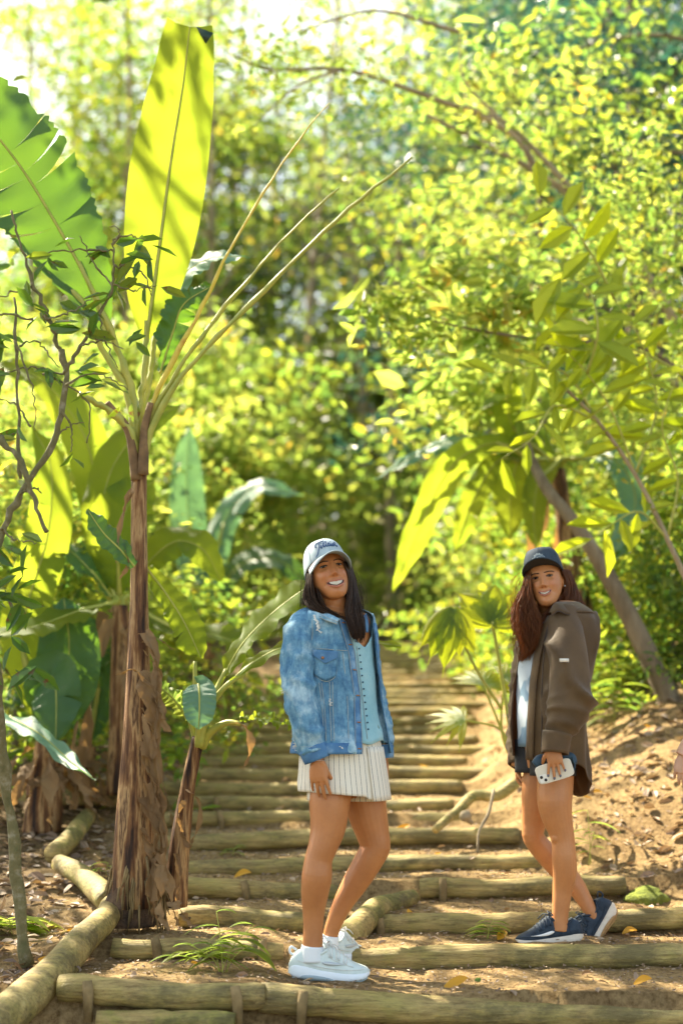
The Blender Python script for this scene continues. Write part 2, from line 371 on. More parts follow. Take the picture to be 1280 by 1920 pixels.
def logmesh(a, b, r, seed=0, sag=.01, nodes=True, curve=None, r1=None):
    a, b = np.array(a), np.array(b); L = np.linalg.norm(b-a); n = max(16, int(L/.035))
    rs = np.random.RandomState(seed); t = np.linspace(0, 1, n)
    pts = a[None]+(b-a)[None]*t[:, None]
    if curve is not None: pts = spline(curve, n)
    pts[:, 2] += sag*np.sin(t*math.pi*2+seed)+.004*vnoise(t*9, seed, 0, 3)
    pts[:, 1] += .012*np.sin(t*math.pi*1.5+seed*2)
    rad = lerp(r, r1 if r1 else r*.93, t)*(1+.035*vnoise(t*L*9, seed+.5, 0, 2))
    if nodes:
        s0 = rs.uniform(.1, .3); k = s0
        while k < L:
            rad = rad*(1+.075*np.exp(-((t*L-k)/.014)**2)-.05*np.exp(-((t*L-k-.035)/.02)**2)); k += rs.uniform(.36, .55)
    rad[0] *= .93; rad[-1] *= .93
    m = MB(); ang = np.linspace(0, 2*math.pi, 20, endpoint=False); T = np.gradient(pts, axis=0); G = []
    for i in range(n):
        tt = nrm(T[i]); s1 = nrm(np.cross(tt, [0, 0, 1])); s2 = np.cross(s1, tt)
        rr = rad[i]*(1+.05*vnoise(ang*1.2, t[i]*L*6, seed, 5))
        G.append(pts[i]+np.outer(np.cos(ang)*rr, s1)+np.outer(np.sin(ang)*rr, s2))
    m.grid(np.array(G), closed_v=True, caps=True); return m
def stake(root, p, h=.075):
    m = MB(); d = V(random.uniform(-.012, .012), .004, 0)
    pts = [p+V(0, 0, -.06)-d, p+V(0, 0, h*.5), p+V(0, 0, h)+d]
    m.tube(pts, [.017, .019, .017], 7, ry=[.012, .014, .012]); m.build('stake', MT['stake'], root)
def addlog(name, mbuild, label, mat, loc, group='logs edging the steps', stakes=(), lowz=None):
    if stakes:
        r = thing(name, label, 'log', loc, group); mbuild.build('log', mat, r)
        for s in stakes: stake(r, s)
    else:
        o = mbuild.build(name, mat); 
        # origin at its middle
        c = np.mean(np.concatenate(mbuild.v), axis=0); o.data.transform(Matrix.Translation(-Vector(c))); o.location = c
        tag(o, label, 'log', group)
loglabels = ['dark stained bamboo log at bottom left, ending near the jacket woman\'s shoes',
 'long yellowish bamboo log across the bottom right edge of the photo',
 'low half-buried bamboo log under the dark stained bottom log',
 'short bamboo log with two stakes just right of the diagonal side rail',
 'long blackened log in front of the dark running shoes',
 'short thick log on the right of the banana trunk\'s foot',
 'long log behind the running shoes, with one stake at its left end',
 'log at shin height behind the bare legs of the jacket woman, third above left shoes',
 'pale greenish log with a cut left end, behind the cap woman\'s shins',
 'long log running behind both women\'s calves above the cut pale log',
 'straight log behind both women\'s knees, below the fallen pale branch',
 'log right under the hem height of the striped skirt, with one stake at left',
 'smooth log at skirt hem height, with a stake on its left part']
for i, (x0, y0, x1, y1, Y, th, sk) in enumerate(LOGS):
    a = P(x0, y0, Y); b = P(x1, y1, Y+(.03 if i % 2 else -.02)); r = th*mpp(a)/2
    a[2] -= r; b[2] -= r
    st = []
    for s in sk:
        t = (s-x0)/(x1-x0); p = lerp(a, b, t); st.append(V(p[0], p[1]-r-.012, p[2]-r*.6))
    m = logmesh(a, b, r, i+1, .006)
    addlog('step_log', m, loglabels[i], MT['log'] if i not in (2,) else MT['log_moss'], tuple((a+b)/2), stakes=st)
for k, (Y, z, xl, xr) in enumerate(FAR):
    r = .046; a = V(xl+random.uniform(-.1, .2), Y, z-r); b = V(xr+random.uniform(-.2, .1), Y+.02, z-r)
    m = logmesh(a, b, r, 40+k, .01)
    addlog('step_log', m, 'blurred log edging the %s far step above the skirt hem, counting upward' % ORD[min(k, 19)], MT['log'], tuple((a+b)/2))
# diagonal rails and roots
def rail(px, label, r0, r1, seed, mat='log', nodes=True):
    pts = [P(*q) for q in px]; m = logmesh(pts[0], pts[-1], r0, seed, .004, nodes, curve=pts, r1=r1)
    addlog('side_rail', m, label, MT[mat], tuple(pts[0]), group='rails and roots beside the steps')
rail([(-60, 1965, 4.75), (20, 1895, 5.0), (95, 1830, 5.25), (150, 1765, 5.55), (192, 1730, 5.8), (212, 1700, 6.05)], 'thick pale bamboo side rail running diagonally at bottom left', .074, .05, 71)
rail([(112, 1618, 6.7), (150, 1640, 6.5), (180, 1668, 6.3), (208, 1690, 6.12)], 'short mossy side rail between leaf litter and the banana trunk', .042, .055, 72, 'log_moss', False)
rail([(100, 1600, 6.9), (135, 1570, 7.2), (165, 1530, 7.6)], 'mossy buried rail sloping up behind the short side rail', .05, .045, 73, 'log_moss', False)
rail([(645, 1762, 5.95), (675, 1735, 6.1), (712, 1702, 6.3), (775, 1682, 6.5)], 'thick moss-covered log lying diagonally between two steps behind the bent knee', .062, .035, 74, 'log_moss', False)
rail([(815, 1555, 7.3), (860, 1520, 7.5), (890, 1492, 7.6), (930, 1490, 7.6), (965, 1466, 7.65)], 'bare mossy root curving across the steps beside the cap woman\'s thigh', .02, .035, 75, 'log_moss', False)
rail([(-80, 1505, 8.2), (60, 1498, 8.1), (180, 1492, 8.0), (240, 1497, 7.95)], 'brown log lying level behind the dead banana skirts at far left', .05, .05, 76, 'log', False)
# pale twig on steps
m = MB(); m.tube(spline([P(925, 1480, 7.0), P(915, 1525, 6.9), P(897, 1560, 6.8), P(895, 1600, 6.75)], 10), [.008]*6+[.006]*4, 6)
tag(m.build('twig', MT['bark_pale']), 'thin pale twig hanging over the steps left of the cap woman', 'twig')
m = MB(); m.ball(P(872, 1530, 7.0), (.03, .03, .028)); m.tube([P(870, 1530, 7.0), P(885, 1545, 7.0)], [.022, .01], 7)
tag(m.build('husk', MT['bark_pale']), 'pale dried husk lying on a step left of the cap woman\'s thigh', 'husk')
# ------------------------------------------------------------------ foliage helpers
LF6 = np.array([[0, 0, 0], [.28, .36, .05], [.68, .40, .06], [1, 0, -.08], [.68, -.40, .06], [.28, -.36, .05]])
def leaves(mb, c, d, n, L, W):
    """c,d,n (k,3) arrays, L,W (k,)"""
    d = d/np.linalg.norm(d, axis=1)[:, None]; s = np.cross(n, d); s /= np.linalg.norm(s, axis=1)[:, None]+1e-9; n = np.cross(d, s)
    v = c[:, None]+d[:, None]*(LF6[None, :, 0:1]*L[:, None, None])+s[:, None]*(LF6[None, :, 1:2]*W[:, None, None])+n[:, None]*(LF6[None, :, 2:3]*L[:, None, None])
    mb.addq(v, 6, [(0, 1, 2, 3), (0, 3, 4, 5)])
def rdir(rs, k, up=.0, flat=1.0):
    d = rs.normal(size=(k, 3)); d[:, 2] = d[:, 2]*flat+up; return d/np.linalg.norm(d, axis=1)[:, None]
def cloud(mb, rs, centers, per, spread, Lm, flat=.6, droop=-.25, nup=.9):
    C = np.repeat(np.asarray(centers), per, axis=0); k = len(C)
    C = C+rs.normal(size=(k, 3))*np.array([spread, spread, spread*flat])
    d = rdir(rs, k, droop, .6); n = rdir(rs, k, nup, 1)
    L = Lm*np.exp(rs.normal(size=k)*.34)*.92; leaves(mb, C, d, n, L, L*rs.uniform(.32, .58, k))
def gen_tree(seed, H, lo, R, ncl, per, spread, Lm, tr, lean=.4, mat='leaf', bark='bark'):
    rs = np.random.RandomState(seed)
    top = V(rs.uniform(-lean, lean), rs.uniform(-lean, lean), H*.9)
    tp = spline([V(0, 0, -.3), V(rs.uniform(-.1, .1), 0, H*.25), V(top[0]*.4+rs.uniform(-.2, .2), top[1]*.4, H*.55), top], 14)
    tm = MB(); tm.tube(tp, np.linspace(tr, tr*.2, 14), 9); cm = MB(); cents = []
    nb = 13
    for b in range(nb):
        t = lo+(1-lo)*(b+rs.uniform(0, .8))/nb; i = t*13; p0 = tp[min(int(i), 13)]
        a = b*2.4+rs.uniform(-.4, .4); reach = R*(1-.55*((t-lo)/(1-lo))**1.5)*rs.uniform(.7, 1.15)
        e = p0+V(math.cos(a)*reach, math.sin(a)*reach, reach*rs.uniform(.15, .7))
        mid = lerp(p0, e, .5)+V(0, 0, reach*.12)
        bp = spline([p0, mid, e], 8); tm.tube(bp, np.linspace(tr*.42*(1-t*.5), tr*.06, 8), 6)
        for q in range(ncl):
            s = rs.uniform(.35, 1.05); c = lerp(p0, e, s)+rs.normal(size=3)*reach*.22; cents.append(c)
            if q % 2 == 0: tm.tube([bp[int(min(s, .95)*7)], lerp(bp[int(min(s, .95)*7)], c, .55)+V(0, 0, .04), c], [tr*.09, tr*.06, tr*.03], 4)
    cloud(cm, rs, cents, per, spread, Lm)
    t = tm.build('trunk', MT[bark], link=False); c = cm.build('crown', MT[mat], link=False, smooth=False)
    return t, c
def put_tree(proto, name, label, loc, rz, sc, group):
    r = thing(name, label, 'tree', loc, group); r.rotation_euler = (0, 0, rz); r.scale = (sc, sc, sc)
    for p in proto:
        c = p.copy(); COL.objects.link(c); c.parent = r
    return r
protos = {
 'a': gen_tree(1, 7.5, .22, 2.1, 8, 42, .24, .115, .11, mat='leaf_lime'),
 'b': gen_tree(2, 9.0, .25, 2.4, 9, 50, .27, .125, .13, mat='leaf'),
 'c': gen_tree(3, 11, .25, 3.0, 10, 55, .36, .16, .16, mat='leaf'),
 'd': gen_tree(4, 13, .22, 3.4, 11, 60, .40, .17, .18, mat='leaf_shade_dark'),
 'e': gen_tree(5, 3.4, .06, 1.3, 8, 42, .20, .12, .05, mat='leaf_lime'),
 'f': gen_tree(6, 2.2, .04, 1.1, 7, 40, .18, .11, .035, mat='leaf'),
 'g': gen_tree(7, 15, .30, 3.4, 9, 38, .34, .15, .13, mat='leaf', bark='bark_pale'),
 'h': gen_tree(8, 15, .45, 1.8, 6, 22, .30, .13, .12, lean=.8, mat='leaf_lime', bark='bark_pale'),
}
def xat(px, Y): return float(P(px, 960, Y)[0])
rows = {
 'nearest': [(1040, 13.0, 'a', .8), (1400, 10.8, 'b', .8), (1190, 13.5, 'd', .62)],
 'second': [(955, 18, 'b', .95), (1250, 18, 'd', .85), (1090, 19, 'd', .85)],
 'third': [(60, 30, 'b', 1.2), (110, 31, 'g', 1.2), (235, 27, 'g', 1.05), (50, 28, 'g', 1.0), (790, 24, 'h', .9), (735, 22, 'h', .8), (845, 26, 'h', 1.0), (690, 27, 'h', 1.0), (560, 24, 'h', .9), (905, 23, 'h', .85), (400, 26, 'h', 1.0), (190, 33, 'g', 1.3), (270, 32, 'g', 1.15), (430, 33, 'g', 1.2), (210, 31, 'c', 1.1), (350, 31, 'b', 1.5), (500, 33, 'c', 1.25), (870, 30, 'd', 1.05), (1010, 24, 'd', 1.0), (1180, 25, 'd', 1.05)],
 'farthest': [(-20, 38, 'c', .85), (130, 36, 'c', .85), (330, 38, 'c', .95), (500, 36, 'd', 1.1), (700, 37, 'd', 1.15), (900, 35, 'd', 1.2), (1080, 38, 'd', 1.25), (1250, 35, 'd', 1.2)],
}
look = {'h': 'slender pale-trunked lime tree', 'g': 'very tall sparse tree', 'a': 'bright lime-leaved slim tree', 'b': 'yellow-green leafy tree', 'c': 'tall green spreading tree', 'd': 'tall tree with shade painted into its dark leaves', 'e': 'low lime bush', 'f': 'small green bush'}
for rn, lst in rows.items():
    for i, (px, Y, k, sc) in enumerate(sorted(lst)):
        x = xat(px, Y)
        put_tree(protos[k], 'tree', '%s, %s from the left in the %s row behind the steps' % (look[k], ORD[i], rn), (x, Y, gz(x, Y)), random.uniform(0, 6.28), sc, 'blurred trees behind the steps')
bushes = [(500, 23, 'e', 1.2), (400, 21, 'e', 1.6), (250, 19, 'e', 1.4), (130, 17.5, 'e', 1.3), (40, 8.4, 'f', .8), (150, 9.4, 'e', .6), (320, 10.4, 'f', .6), (310, 12.2, 'e', .7),  (470, 17.5, 'e', .8), (240, 13, 'e', .8),
           (655, 29, 'e', 1.9), (740, 31, 'e', 2.2), (790, 19, 'f', .4), (830, 29, 'e', 2.0), (890, 24, 'e', 1.4), (940, 17, 'e', .7), (990, 13.0, 'f', .9), (1090, 12.0, 'f', .7), (1210, 11.5, 'e', .6), (1300, 9.5, 'f', .7), (1180, 14.5, 'e', .8), (430, 17, 'e', .9), (680, 24, 'e', 1.0), (930, 21, 'e', 1.0), (1060, 10.6, 'f', .55), (1170, 9.6, 'f', .5), (1255, 9.0, 'f', .45), (90, 14, 'e', .9), (-10, 11, 'e', .8)]
for i, (px, Y, k, sc) in enumerate(sorted(bushes)):
    x = xat(px, Y); o = put_tree(protos[k], 'bush', '%s, %s from the left among the undergrowth' % (look[k], ORD[i]), (x, Y, gz(x, Y)-.05), random.uniform(0, 6.28), sc, 'blurred undergrowth bushes')
    o['category'] = 'bush'
# unseen trees added left of the frame to shade the walkers, gapped towards LIT spots
def lit_targets():
    T = []
    for (px, py, Y, r) in [(300, 330, 6.0, .28), (330, 520, 6.0, .2), (350, 180, 6, .2), (978, 1170, 6.0, .36), (985, 1240, 6, .3), (575, 1640, 5.5, .10), (560, 1180, 5.45, .05), (910, 1120, 7.1, .48), (880, 1280, 7.2, .25), (1200, 1500, 7.2, .7), (1130, 1620, 7.0, .3),
                           (760, 1310, 10, .6), (1250, 1620, 6.6, .35), (490, 1180, 6.2, .25), (200, 960, 7.5, .4), (40, 400, 6.2, .35), (560, 400, 6.2, .4), (1120, 1450, 7.6, .4), (950, 1650, 6.8, .16), (900, 1850, 5.3, .14), (640, 1420, 8.8, .3), (770, 1440, 9.0, .35), (860, 1560, 7.4, .25), (1040, 1880, 5.25, .12), (470, 1605, 7.1, .18), (480, 1525, 7.9, .2), (700, 1610, 7.1, .15), (430, 1740, 5.8, .1), (820, 1715, 6.25, .12), (1150, 1790, 5.75, .14), (780, 1350, 10.5, .5), (150, 1650, 6.4, .12), (120, 1800, 5.3, .1)]:
        T.append((P(px, py, Y), r))
    return T
LIT = lit_targets()
def shade_tree(label, base, H, R, n, seed, size=.14, keep_gap=True):
    rs = np.random.RandomState(seed); r = thing('tree', label, 'tree', (base[0], base[1], gz(*base)), 'unseen trees added to shade the path')
    z0 = gz(*base); tm = MB(); b0 = V(base[0], base[1], z0-.2)
    tp = spline([b0, b0+V(.1, .1, H*.4), b0+V(-.1, .2, H*.95)], 12); tm.tube(tp, np.linspace(.14, .03, 12), 9)
    cents = []
    for k in range(n):
        a = rs.uniform(0, 6.28); rr = R*math.sqrt(rs.uniform(0, 1)); hh = H*rs.uniform(.5, 1.05)
        c = V(base[0]+rr*math.cos(a), base[1]+rr*math.sin(a), z0+hh); ok = True
        if keep_gap:
            for (t, rad) in LIT:
                w_ = c-t; s = np.dot(w_, SUN)
                if s > 0 and np.linalg.norm(w_-s*SUN) < rad+.16: ok = False
        q = c-CAM; dd = q[1]*math.cos(TH)+q[2]*math.sin(TH); vx = 640+FPX*q[0]/dd; vy = 960-FPX*(q[2]*math.cos(TH)-q[1]*math.sin(TH))/dd
        if -60 < vx < 1400 and vy > -60: ok = False
        if not ok: continue
        cents.append(c)
        if k % 4 == 0 and c[0] < -2.6:
            q = tp[min(11, int(3+8*rs.uniform(0, 1)))]; tm.tube(spline([q, lerp(q, c, .5)+V(0, 0, .2), c], 6), np.linspace(.03, .006, 6), 5)
    cm = MB(); cloud(cm, rs, cents, 30, .2, size)
    tm.build('trunk', MT['bark'], r); cm.build('crown', MT['leaf'], r, smooth=False)
shade_tree('unseen leafy tree added left of the view to shade the walkers', (-3.3, 9.6), 8.6, 2.3, 330, 11)
shade_tree('second unseen leafy tree added left of the view for shade', (-3.6, 7.6), 6.0, 1.8, 150, 12)
shade_tree('tall unseen leafy tree added for shade beyond the left bananas', (-5.2, 12.0), 11, 2.4, 150, 13)
# ------------------------------------------------------------------ banana leaves
def banana_leaf(root, path, prof, N, mat='banana', seed=0, fold=.18, tears=(), ripple=.02, mid='stalk', midr=.006, name='leaf', nv=7, nu=60, tip='round', rip=0, side_scale=(1, 1)):
    """path (k,3) midrib; prof [(t, halfwidth m)]; N facing direction (or function of t)"""
    rs = np.random.RandomState(seed); C = spline(path, nu); T = np.gradient(C, axis=0); mb = MB()
    vs = np.linspace(0, 1, nv)
    for sd in (-1, 1):
        seg = []; cuts = sorted([t for (t, s_) in tears if s_ == sd]); bounds = [0]+cuts+[1]
        for bi in range(len(bounds)-1):
            t0, t1 = bounds[bi], bounds[bi+1]; k = max(4, int((t1-t0)*nu)+1); G = []; U = []
            swing = rs.uniform(-.25, .25) if len(bounds) > 2 else 0
            for t in np.linspace(t0, t1, k):
                x = t*(nu-1); i = int(min(x, nu-2)); c = lerp(C[i], C[i+1], x-i); tt = nrm(lerp(T[i], T[i+1], x-i))
                n0 = nrm(N(t) if callable(N) else N); s = nrm(np.cross(tt, n0)); nn = nrm(np.cross(s, tt))
                hw = sinterp(prof, t)[0]*side_scale[0 if sd < 0 else 1]; hw = max(hw, .0015); row = []
                shrink = 1.0
                if t1 < 1 and len(cuts): shrink = 1-.5*np.clip((t-(t1-.012))/.012, 0, 1)*(1)
                for v in vs:
                    gap = 0
                    if len(cuts):   # torn segments droop and part a little towards the margin
                        u = (t-t0)/(t1-t0+1e-9)-.5; gap = -u*v*v*min(.02, (t1-t0)*.5)*1.2
                    sl = .22*hw*v*v
                    q = c+s*sd*hw*v+nn*(fold*hw*v-fold*.9*hw*v*v)+tt*(sl+gap)+nn*swing*hw*v*v*.8
                    q = q+nn*ripple*v*v*math.sin(t*23+seed+sd*1.3+3*v)+nn*ripple*.5*v*math.sin(t*61+seed*2)
                    if rip: q = q+s*sd*hw*rip*v**3*rs.uniform(-1, .2)
                    row.append(q); U.append((t*3, .5+sd*v*.5))
                G.append(row)
            mb.grid(np.array(G), uv=np.array(U).reshape(k, nv, 2))
    o = mb.build(name, MT[mat], root)
    m = MB(); m.tube(C+0, np.linspace(midr, midr*.3, nu), 6); m.build('midrib', MT[mid], o)
    return o
def stalk(root, pts, r0, r1, mat='stalk', name='stalk', n=16, seed=0, rough=0):
    m = MB(); C = spline(pts, n); rr = np.linspace(r0, r1, n)
    if rough: C = C+rough*np.stack([vnoise(np.arange(n)*1.1, seed+k, 0, 1) for k in range(3)], -1); rr = rr*(1+.3*vnoise(np.arange(n)*.9, seed, 0, 4))
    m.tube(C, rr, 8); return m.build(name, MT[mat], root)
def PP(*l): return [P(*q) for q in l]
CAMN = V(0, -1, 0)
# --- the tall banana plant
Yb = 6.0; base = P(258, 1722, Yb)
bp = thing('banana_plant', 'tall banana plant with ragged brown trunk and one huge upright glowing leaf', 'banana plant', tuple(base))
def trunk_mesh(pts, widths, lobes=.08, seed=0, n=40, nseg=26):
    C = spline([p for p in pts], n); ws = np.interp(np.linspace(0, 1, n), np.linspace(0, 1, len(widths)), widths)
    ang = np.linspace(0, 2*math.pi, nseg, endpoint=False); G = []
    for i in range(n):
        t = i/(n-1); r = ws[i]*(1+lobes*vnoise(np.cos(ang)*1.6+seed, np.sin(ang)*1.6, t*1.6, seed)+.05*vnoise(np.cos(ang)*4, np.sin(ang)*4, t*4, seed+1)+.10*(np.abs(((ang*3/(2*math.pi)+t*.7+seed) % 1)-.5)-.25))
        G.append(C[i]+np.stack([np.cos(ang)*r, np.sin(ang)*r, 0*ang], -1))
    m = MB(); m.grid(np.array(G), closed_v=True, caps=True); return m
tm = trunk_mesh(PP((250, 1700, Yb), (251, 1560, Yb), (258, 1340, Yb), (262, 1100, Yb), (261, 900, Yb), (263, 840, Yb)), [.098, .078, .060, .050, .038, .034, .032], seed=2)
tm.build('trunk', MT['banana_trunk'], bp)
m = trunk_mesh(PP((250, 1735, Yb), (250, 1690, Yb), (250, 1650, Yb)), [.104, .102, .078], lobes=.3, seed=5, n=14); m.build('root_fibre', MT['fibre'], bp)
# hanging root fibres at the foot
rs = np.random.RandomState(3); m = MB()
for k in range(90):
    a = rs.uniform(0, 6.28); r = .088; p = base+V(math.cos(a)*r, math.sin(a)*r*.9, rs.uniform(.06, .26)); 
    m.tube([p, p+V(math.cos(a)*.025, math.sin(a)*.025, -.05), p+V(math.cos(a)*.035+rs.uniform(-.02, .02), math.sin(a)*.03, -rs.uniform(.09, .2))], [.006, .005, .002], 4)
m.build('hanging_roots', MT['stake'], bp)
# old leaf bases (sheaths) near the top
for (pts, r0, r1) in [
    (PP((256, 900, 5.97), (250, 850, 5.96), (240, 805, 5.95), (200, 755, 5.9)), .024, .015),
    (PP((268, 890, 5.96), (270, 840, 5.95), (272, 800, 5.95), (283, 755, 5.94)), .026, .013)]:
    stalk(bp, pts, r0, r1, 'stalk_dark')
# petioles: pixel paths
pet = [
 (PP((262, 850, 6), (262, 770, 6), (272, 690, 6), (274, 600, 6)), .018, .010, 'stalk'),            # giant leaf
 (PP((256, 850, 6), (240, 740, 5.98), (190, 650, 5.95), (150, 560, 5.9), (85, 505, 5.9), (-40, 370, 5.9)), .02, .008, 'stalk'),
 (PP((258, 840, 6), (254, 760, 5.98), (225, 665, 5.95), (195, 590, 5.9), (150, 490, 5.9)), .018, .010, 'stalk'),  # left leaf
 (PP((264, 850, 6.02), (268, 780, 6.05), (284, 690, 6.1), (292, 620, 6.15)), .017, .010, 'stalk'),     # rear leaf
 (PP((268, 850, 5.98), (282, 770, 5.97), (322, 680, 5.95), (372, 590, 5.93), (420, 490, 5.9), (510, 335, 5.85), (575, 245, 5.8), (618, 192, 5.8)), .014, .002, 'stalk_yellow'),
 (PP((268, 860, 5.98), (285, 780, 5.97), (338, 690, 5.95), (410, 590, 5.93), (470, 520, 5.9), (560, 420, 5.85), (637, 352, 5.8)), .013, .004, 'stalk'),
 (PP((270, 870, 5.96), (292, 785, 5.95), (345, 700, 5.93), (440, 600, 5.9), (560, 480, 5.85), (680, 370, 5.8), (773, 295, 5.8)), .014, .0045, 'stalk'),
 (PP((258, 870, 5.98), (245, 810, 5.95), (205, 770, 5.9), (150, 740, 5.8)), .02, .012, 'stalk')]
for k, (pts, a, b, mt) in enumerate(pet): stalk(bp, pts, a, b, mt, n=26, seed=k, rough=.004)
banana_leaf(bp, PP((274, 640, 6), (285, 560, 6), (303, 430, 6.0), (322, 290, 6.0), (343, 160, 5.98), (356, 50, 5.95)),
   [(0, .005), (.04, .05), (.12, .105), (.3, .155), (.5, .17), (.7, .155), (.85, .13), (.95, .115), (.985, .105), (1, .10)], V(.15, -1, .1), 'banana', 1, fold=.12, ripple=.012, midr=.009, side_scale=(1.02, .98))
m = MB(); q = PP((368, 50, 5.94), (400, 62, 5.93), (386, 82, 5.93), (376, 66, 5.93)); m.add(q, [(0, 1, 2, 3)]); thick(m.build('curled_tip', MT['leaf_shade_dark'], bp), .002)
# left torn leaf
banana_leaf(bp, PP((205, 640, 5.92), (165, 530, 5.9), (100, 410, 5.88), (30, 300, 5.85), (-60, 190, 5.8), (-120, 110, 5.8)),
   [(0, .005), (.06, .05), (.15, .11), (.35, .20), (.6, .23), (.85, .17), (1, .03)], V(-.15, -1, .25), 'banana_dark', 4, fold=.2, ripple=.02, tears=((.38, -1), (.46, -1), (.55, -1), (.60, -1), (.64, 1), (.38, 1), (.52, 1), (.57, 1)), rip=.10, midr=.009, nu=80)
# rear bluish leaf arching right
banana_leaf(bp, PP((292, 625, 6.15), (318, 560, 6.2), (350, 510, 6.25), (400, 484, 6.3), (470, 482, 6.35)), [(0, .01), (.15, .06), (.4, .10), (.7, .09), (.9, .04), (1, .003)], V(-.35, -.6, .65), 'banana_back', 7, fold=.25, ripple=.012)
banana_leaf(bp, PP((300, 700, 5.97), (325, 620, 5.97), (345, 570, 5.96), (400, 535, 5.95)), [(0, .005), (.3, .07), (.6, .07), (.9, .045), (1, .01)], V(.6, -.6, .5), 'banana_dark', 9, fold=.3, ripple=.02, tears=((.5, 1), (.65, 1), (.78, -1)), rip=.2)
# leaf low on the left, folded, and a dry pointed sheath
banana_leaf(bp, PP((252, 1062, 5.95), (225, 1030, 5.92), (195, 1000, 5.9), (164, 955, 5.88)), [(0, .03), (.3, .055), (.7, .05), (.95, .015), (1, .002)], V(.4, -.8, .5), 'banana_dark', 11, fold=.3, ripple=.008)
banana_leaf(bp, PP((275, 1065, 6.02), (310, 1110, 6.0), (345, 1165, 5.97), (378, 1235, 5.95)), [(0, .03), (.3, .05), (.6, .07), (.85, .06), (1, .004)], V(-.5, -.9, .35), 'banana', 12, fold=.3, ripple=.012, tears=((.7, 1),))
# dry hanging strips down the right side of the trunk
def drystrip(root, pts, w, seed, mat='dry'):
    rs = np.random.RandomState(seed); C = spline(pts, 22); m = MB(); G = []
    for i, c in enumerate(C):
        t = i/21; ww = w*(.35+.9*abs(math.sin(t*7+seed)))*(1-.5*t); a = seed+t*5*rs.uniform(.8, 1.2)
        s = V(math.cos(a*.7), math.sin(a*.7)*.6, rs.uniform(-.2, .2)); row = []
        for v in (-1, -.5, 0, .5, 1):
            row.append(c+s*ww*v+V(rs.uniform(-.2, .2), -.5*abs(v)+rs.uniform(-.4, .4), rs.uniform(-.3, .3))*ww*.6)
        G.append(row)
    uv = [[(i/7., j/4.) for j in range(5)] for i in range(22)]
    m.grid(np.array(G), uv=np.array(uv)); return m.build('dead_leaf', MT[mat], root)
rs = np.random.RandomState(8)
for k in range(17):
    y0 = 1165+k*25+rs.uniform(-20, 20); x0 = 272+rs.uniform(0, 12); ln = rs.uniform(110, 220)
    y1 = min(y0+ln, 1735); drystrip(bp, PP((x0-6, y0, 5.93), (x0+rs.uniform(0, 22), lerp(y0, y1, .3), 5.9), (x0+rs.uniform(4, 26), lerp(y0, y1, .6), 5.9), (x0+rs.uniform(8, 38), y1, 5.88)), rs.uniform(.018, .036), k)
for k, q in enumerate([((300, 1600, 5.85), (318, 1660, 5.82), (325, 1700, 5.8), (335, 1735, 5.78)), ((300, 1620, 5.83), (305, 1670, 5.8), (300, 1710, 5.78), (318, 1745, 5.75)), ((325, 1690, 5.8), (345, 1715, 5.78), (360, 1738, 5.76)),
       ((248, 925, 5.93), (232, 960, 5.92), (222, 1010, 5.92), (218, 1055, 5.92)), ((252, 905, 5.94), (236, 945, 5.92), (228, 985, 5.92)), ((270, 1205, 5.93), (290, 1195, 5.92), (325, 1218, 5.9)), ((225, 1265, 5.93), (250, 1255, 5.9), (275, 1280, 5.9)), ((232, 1020, 5.94), (240, 1060, 5.93), (225, 1085, 5.93))]):
    drystrip(bp, PP(*q), .03 if k < 3 else .016, 30+k)
# --- young banana sucker beside it
sk = thing('young_banana_plant', 'young banana plant with dark leaning stem growing right of the tall trunk', 'banana plant', tuple(P(328, 1690, 6.05)))
trunk_mesh(PP((328, 1700, 6.05), (338, 1590, 6.05), (355, 1470, 6.05), (372, 1380, 6.05)), [.052, .042, .03, .026], lobes=.2, seed=9).build('trunk', MT['banana_trunk'], sk)
stalk(sk, PP((372, 1390, 6.05), (385, 1340, 6.05), (408, 1290, 6.1), (425, 1255, 6.1)), .022, .010)
banana_leaf(sk, PP((410, 1290, 6.1), (450, 1215, 6.1), (500, 1160, 6.08), (560, 1112, 6.05), (610, 1085, 6.0)), [(0, .006), (.2, .055), (.5, .09), (.8, .08), (1, .01)], V(-.45, -.62, .6), 'banana', 21, fold=.3, ripple=.012)
stalk(sk, PP((374, 1400, 6.0), (392, 1330, 5.98), (425, 1285, 5.95), (460, 1262, 5.95)), .02, .008)
banana_leaf(sk, PP((430, 1280, 5.95), (470, 1246, 5.95), (530, 1215, 5.98), (640, 1200, 6.05), (752, 1211, 6.1)), [(0, .006), (.2, .045), (.5, .07), (.8, .05), (1, .003)], V(-.1, -.45, .9), 'banana', 22, fold=.35, ripple=.01)
stalk(sk, PP((372, 1400, 6.0), (374, 1330, 5.96), (375, 1290, 5.95)), .016, .008)
banana_leaf(sk, PP((372, 1285, 5.97), (372, 1283, 5.95), (374, 1300, 5.9), (374, 1335, 5.87), (372, 1368, 5.86)), [(0, .03), (.15, .062), (.5, .068), (.8, .05), (1, .002)], V(0, -1, .3), 'banana_back', 23, fold=.25, ripple=.006)
stalk(sk, PP((370, 1400, 6.05), (355, 1350, 6.05), (330, 1315, 6.05)), .014, .006)
banana_leaf(sk, PP((352, 1350, 6.05), (325, 1310, 6.03), (300, 1290, 6.0), (285, 1288, 5.98)), [(0, .01), (.4, .04), (.8, .03), (1, .003)], V(.2, -.8, .5), 'leaf_lime', 24, fold=.3)
stalk(sk, PP((374, 1390, 6.05), (367, 1310, 6.05), (366, 1240, 6.05)), .013, .008)
stalk(sk, PP((378, 1400, 6.03), (392, 1375, 6.0), (425, 1355, 5.95), (450, 1357, 5.92)), .022, .010, 'stalk')
drystrip(sk, PP((430, 1357, 5.94), (455, 1358, 5.92), (470, 1385, 5.9), (468, 1415, 5.9), (458, 1440, 5.9)), .02, 51)
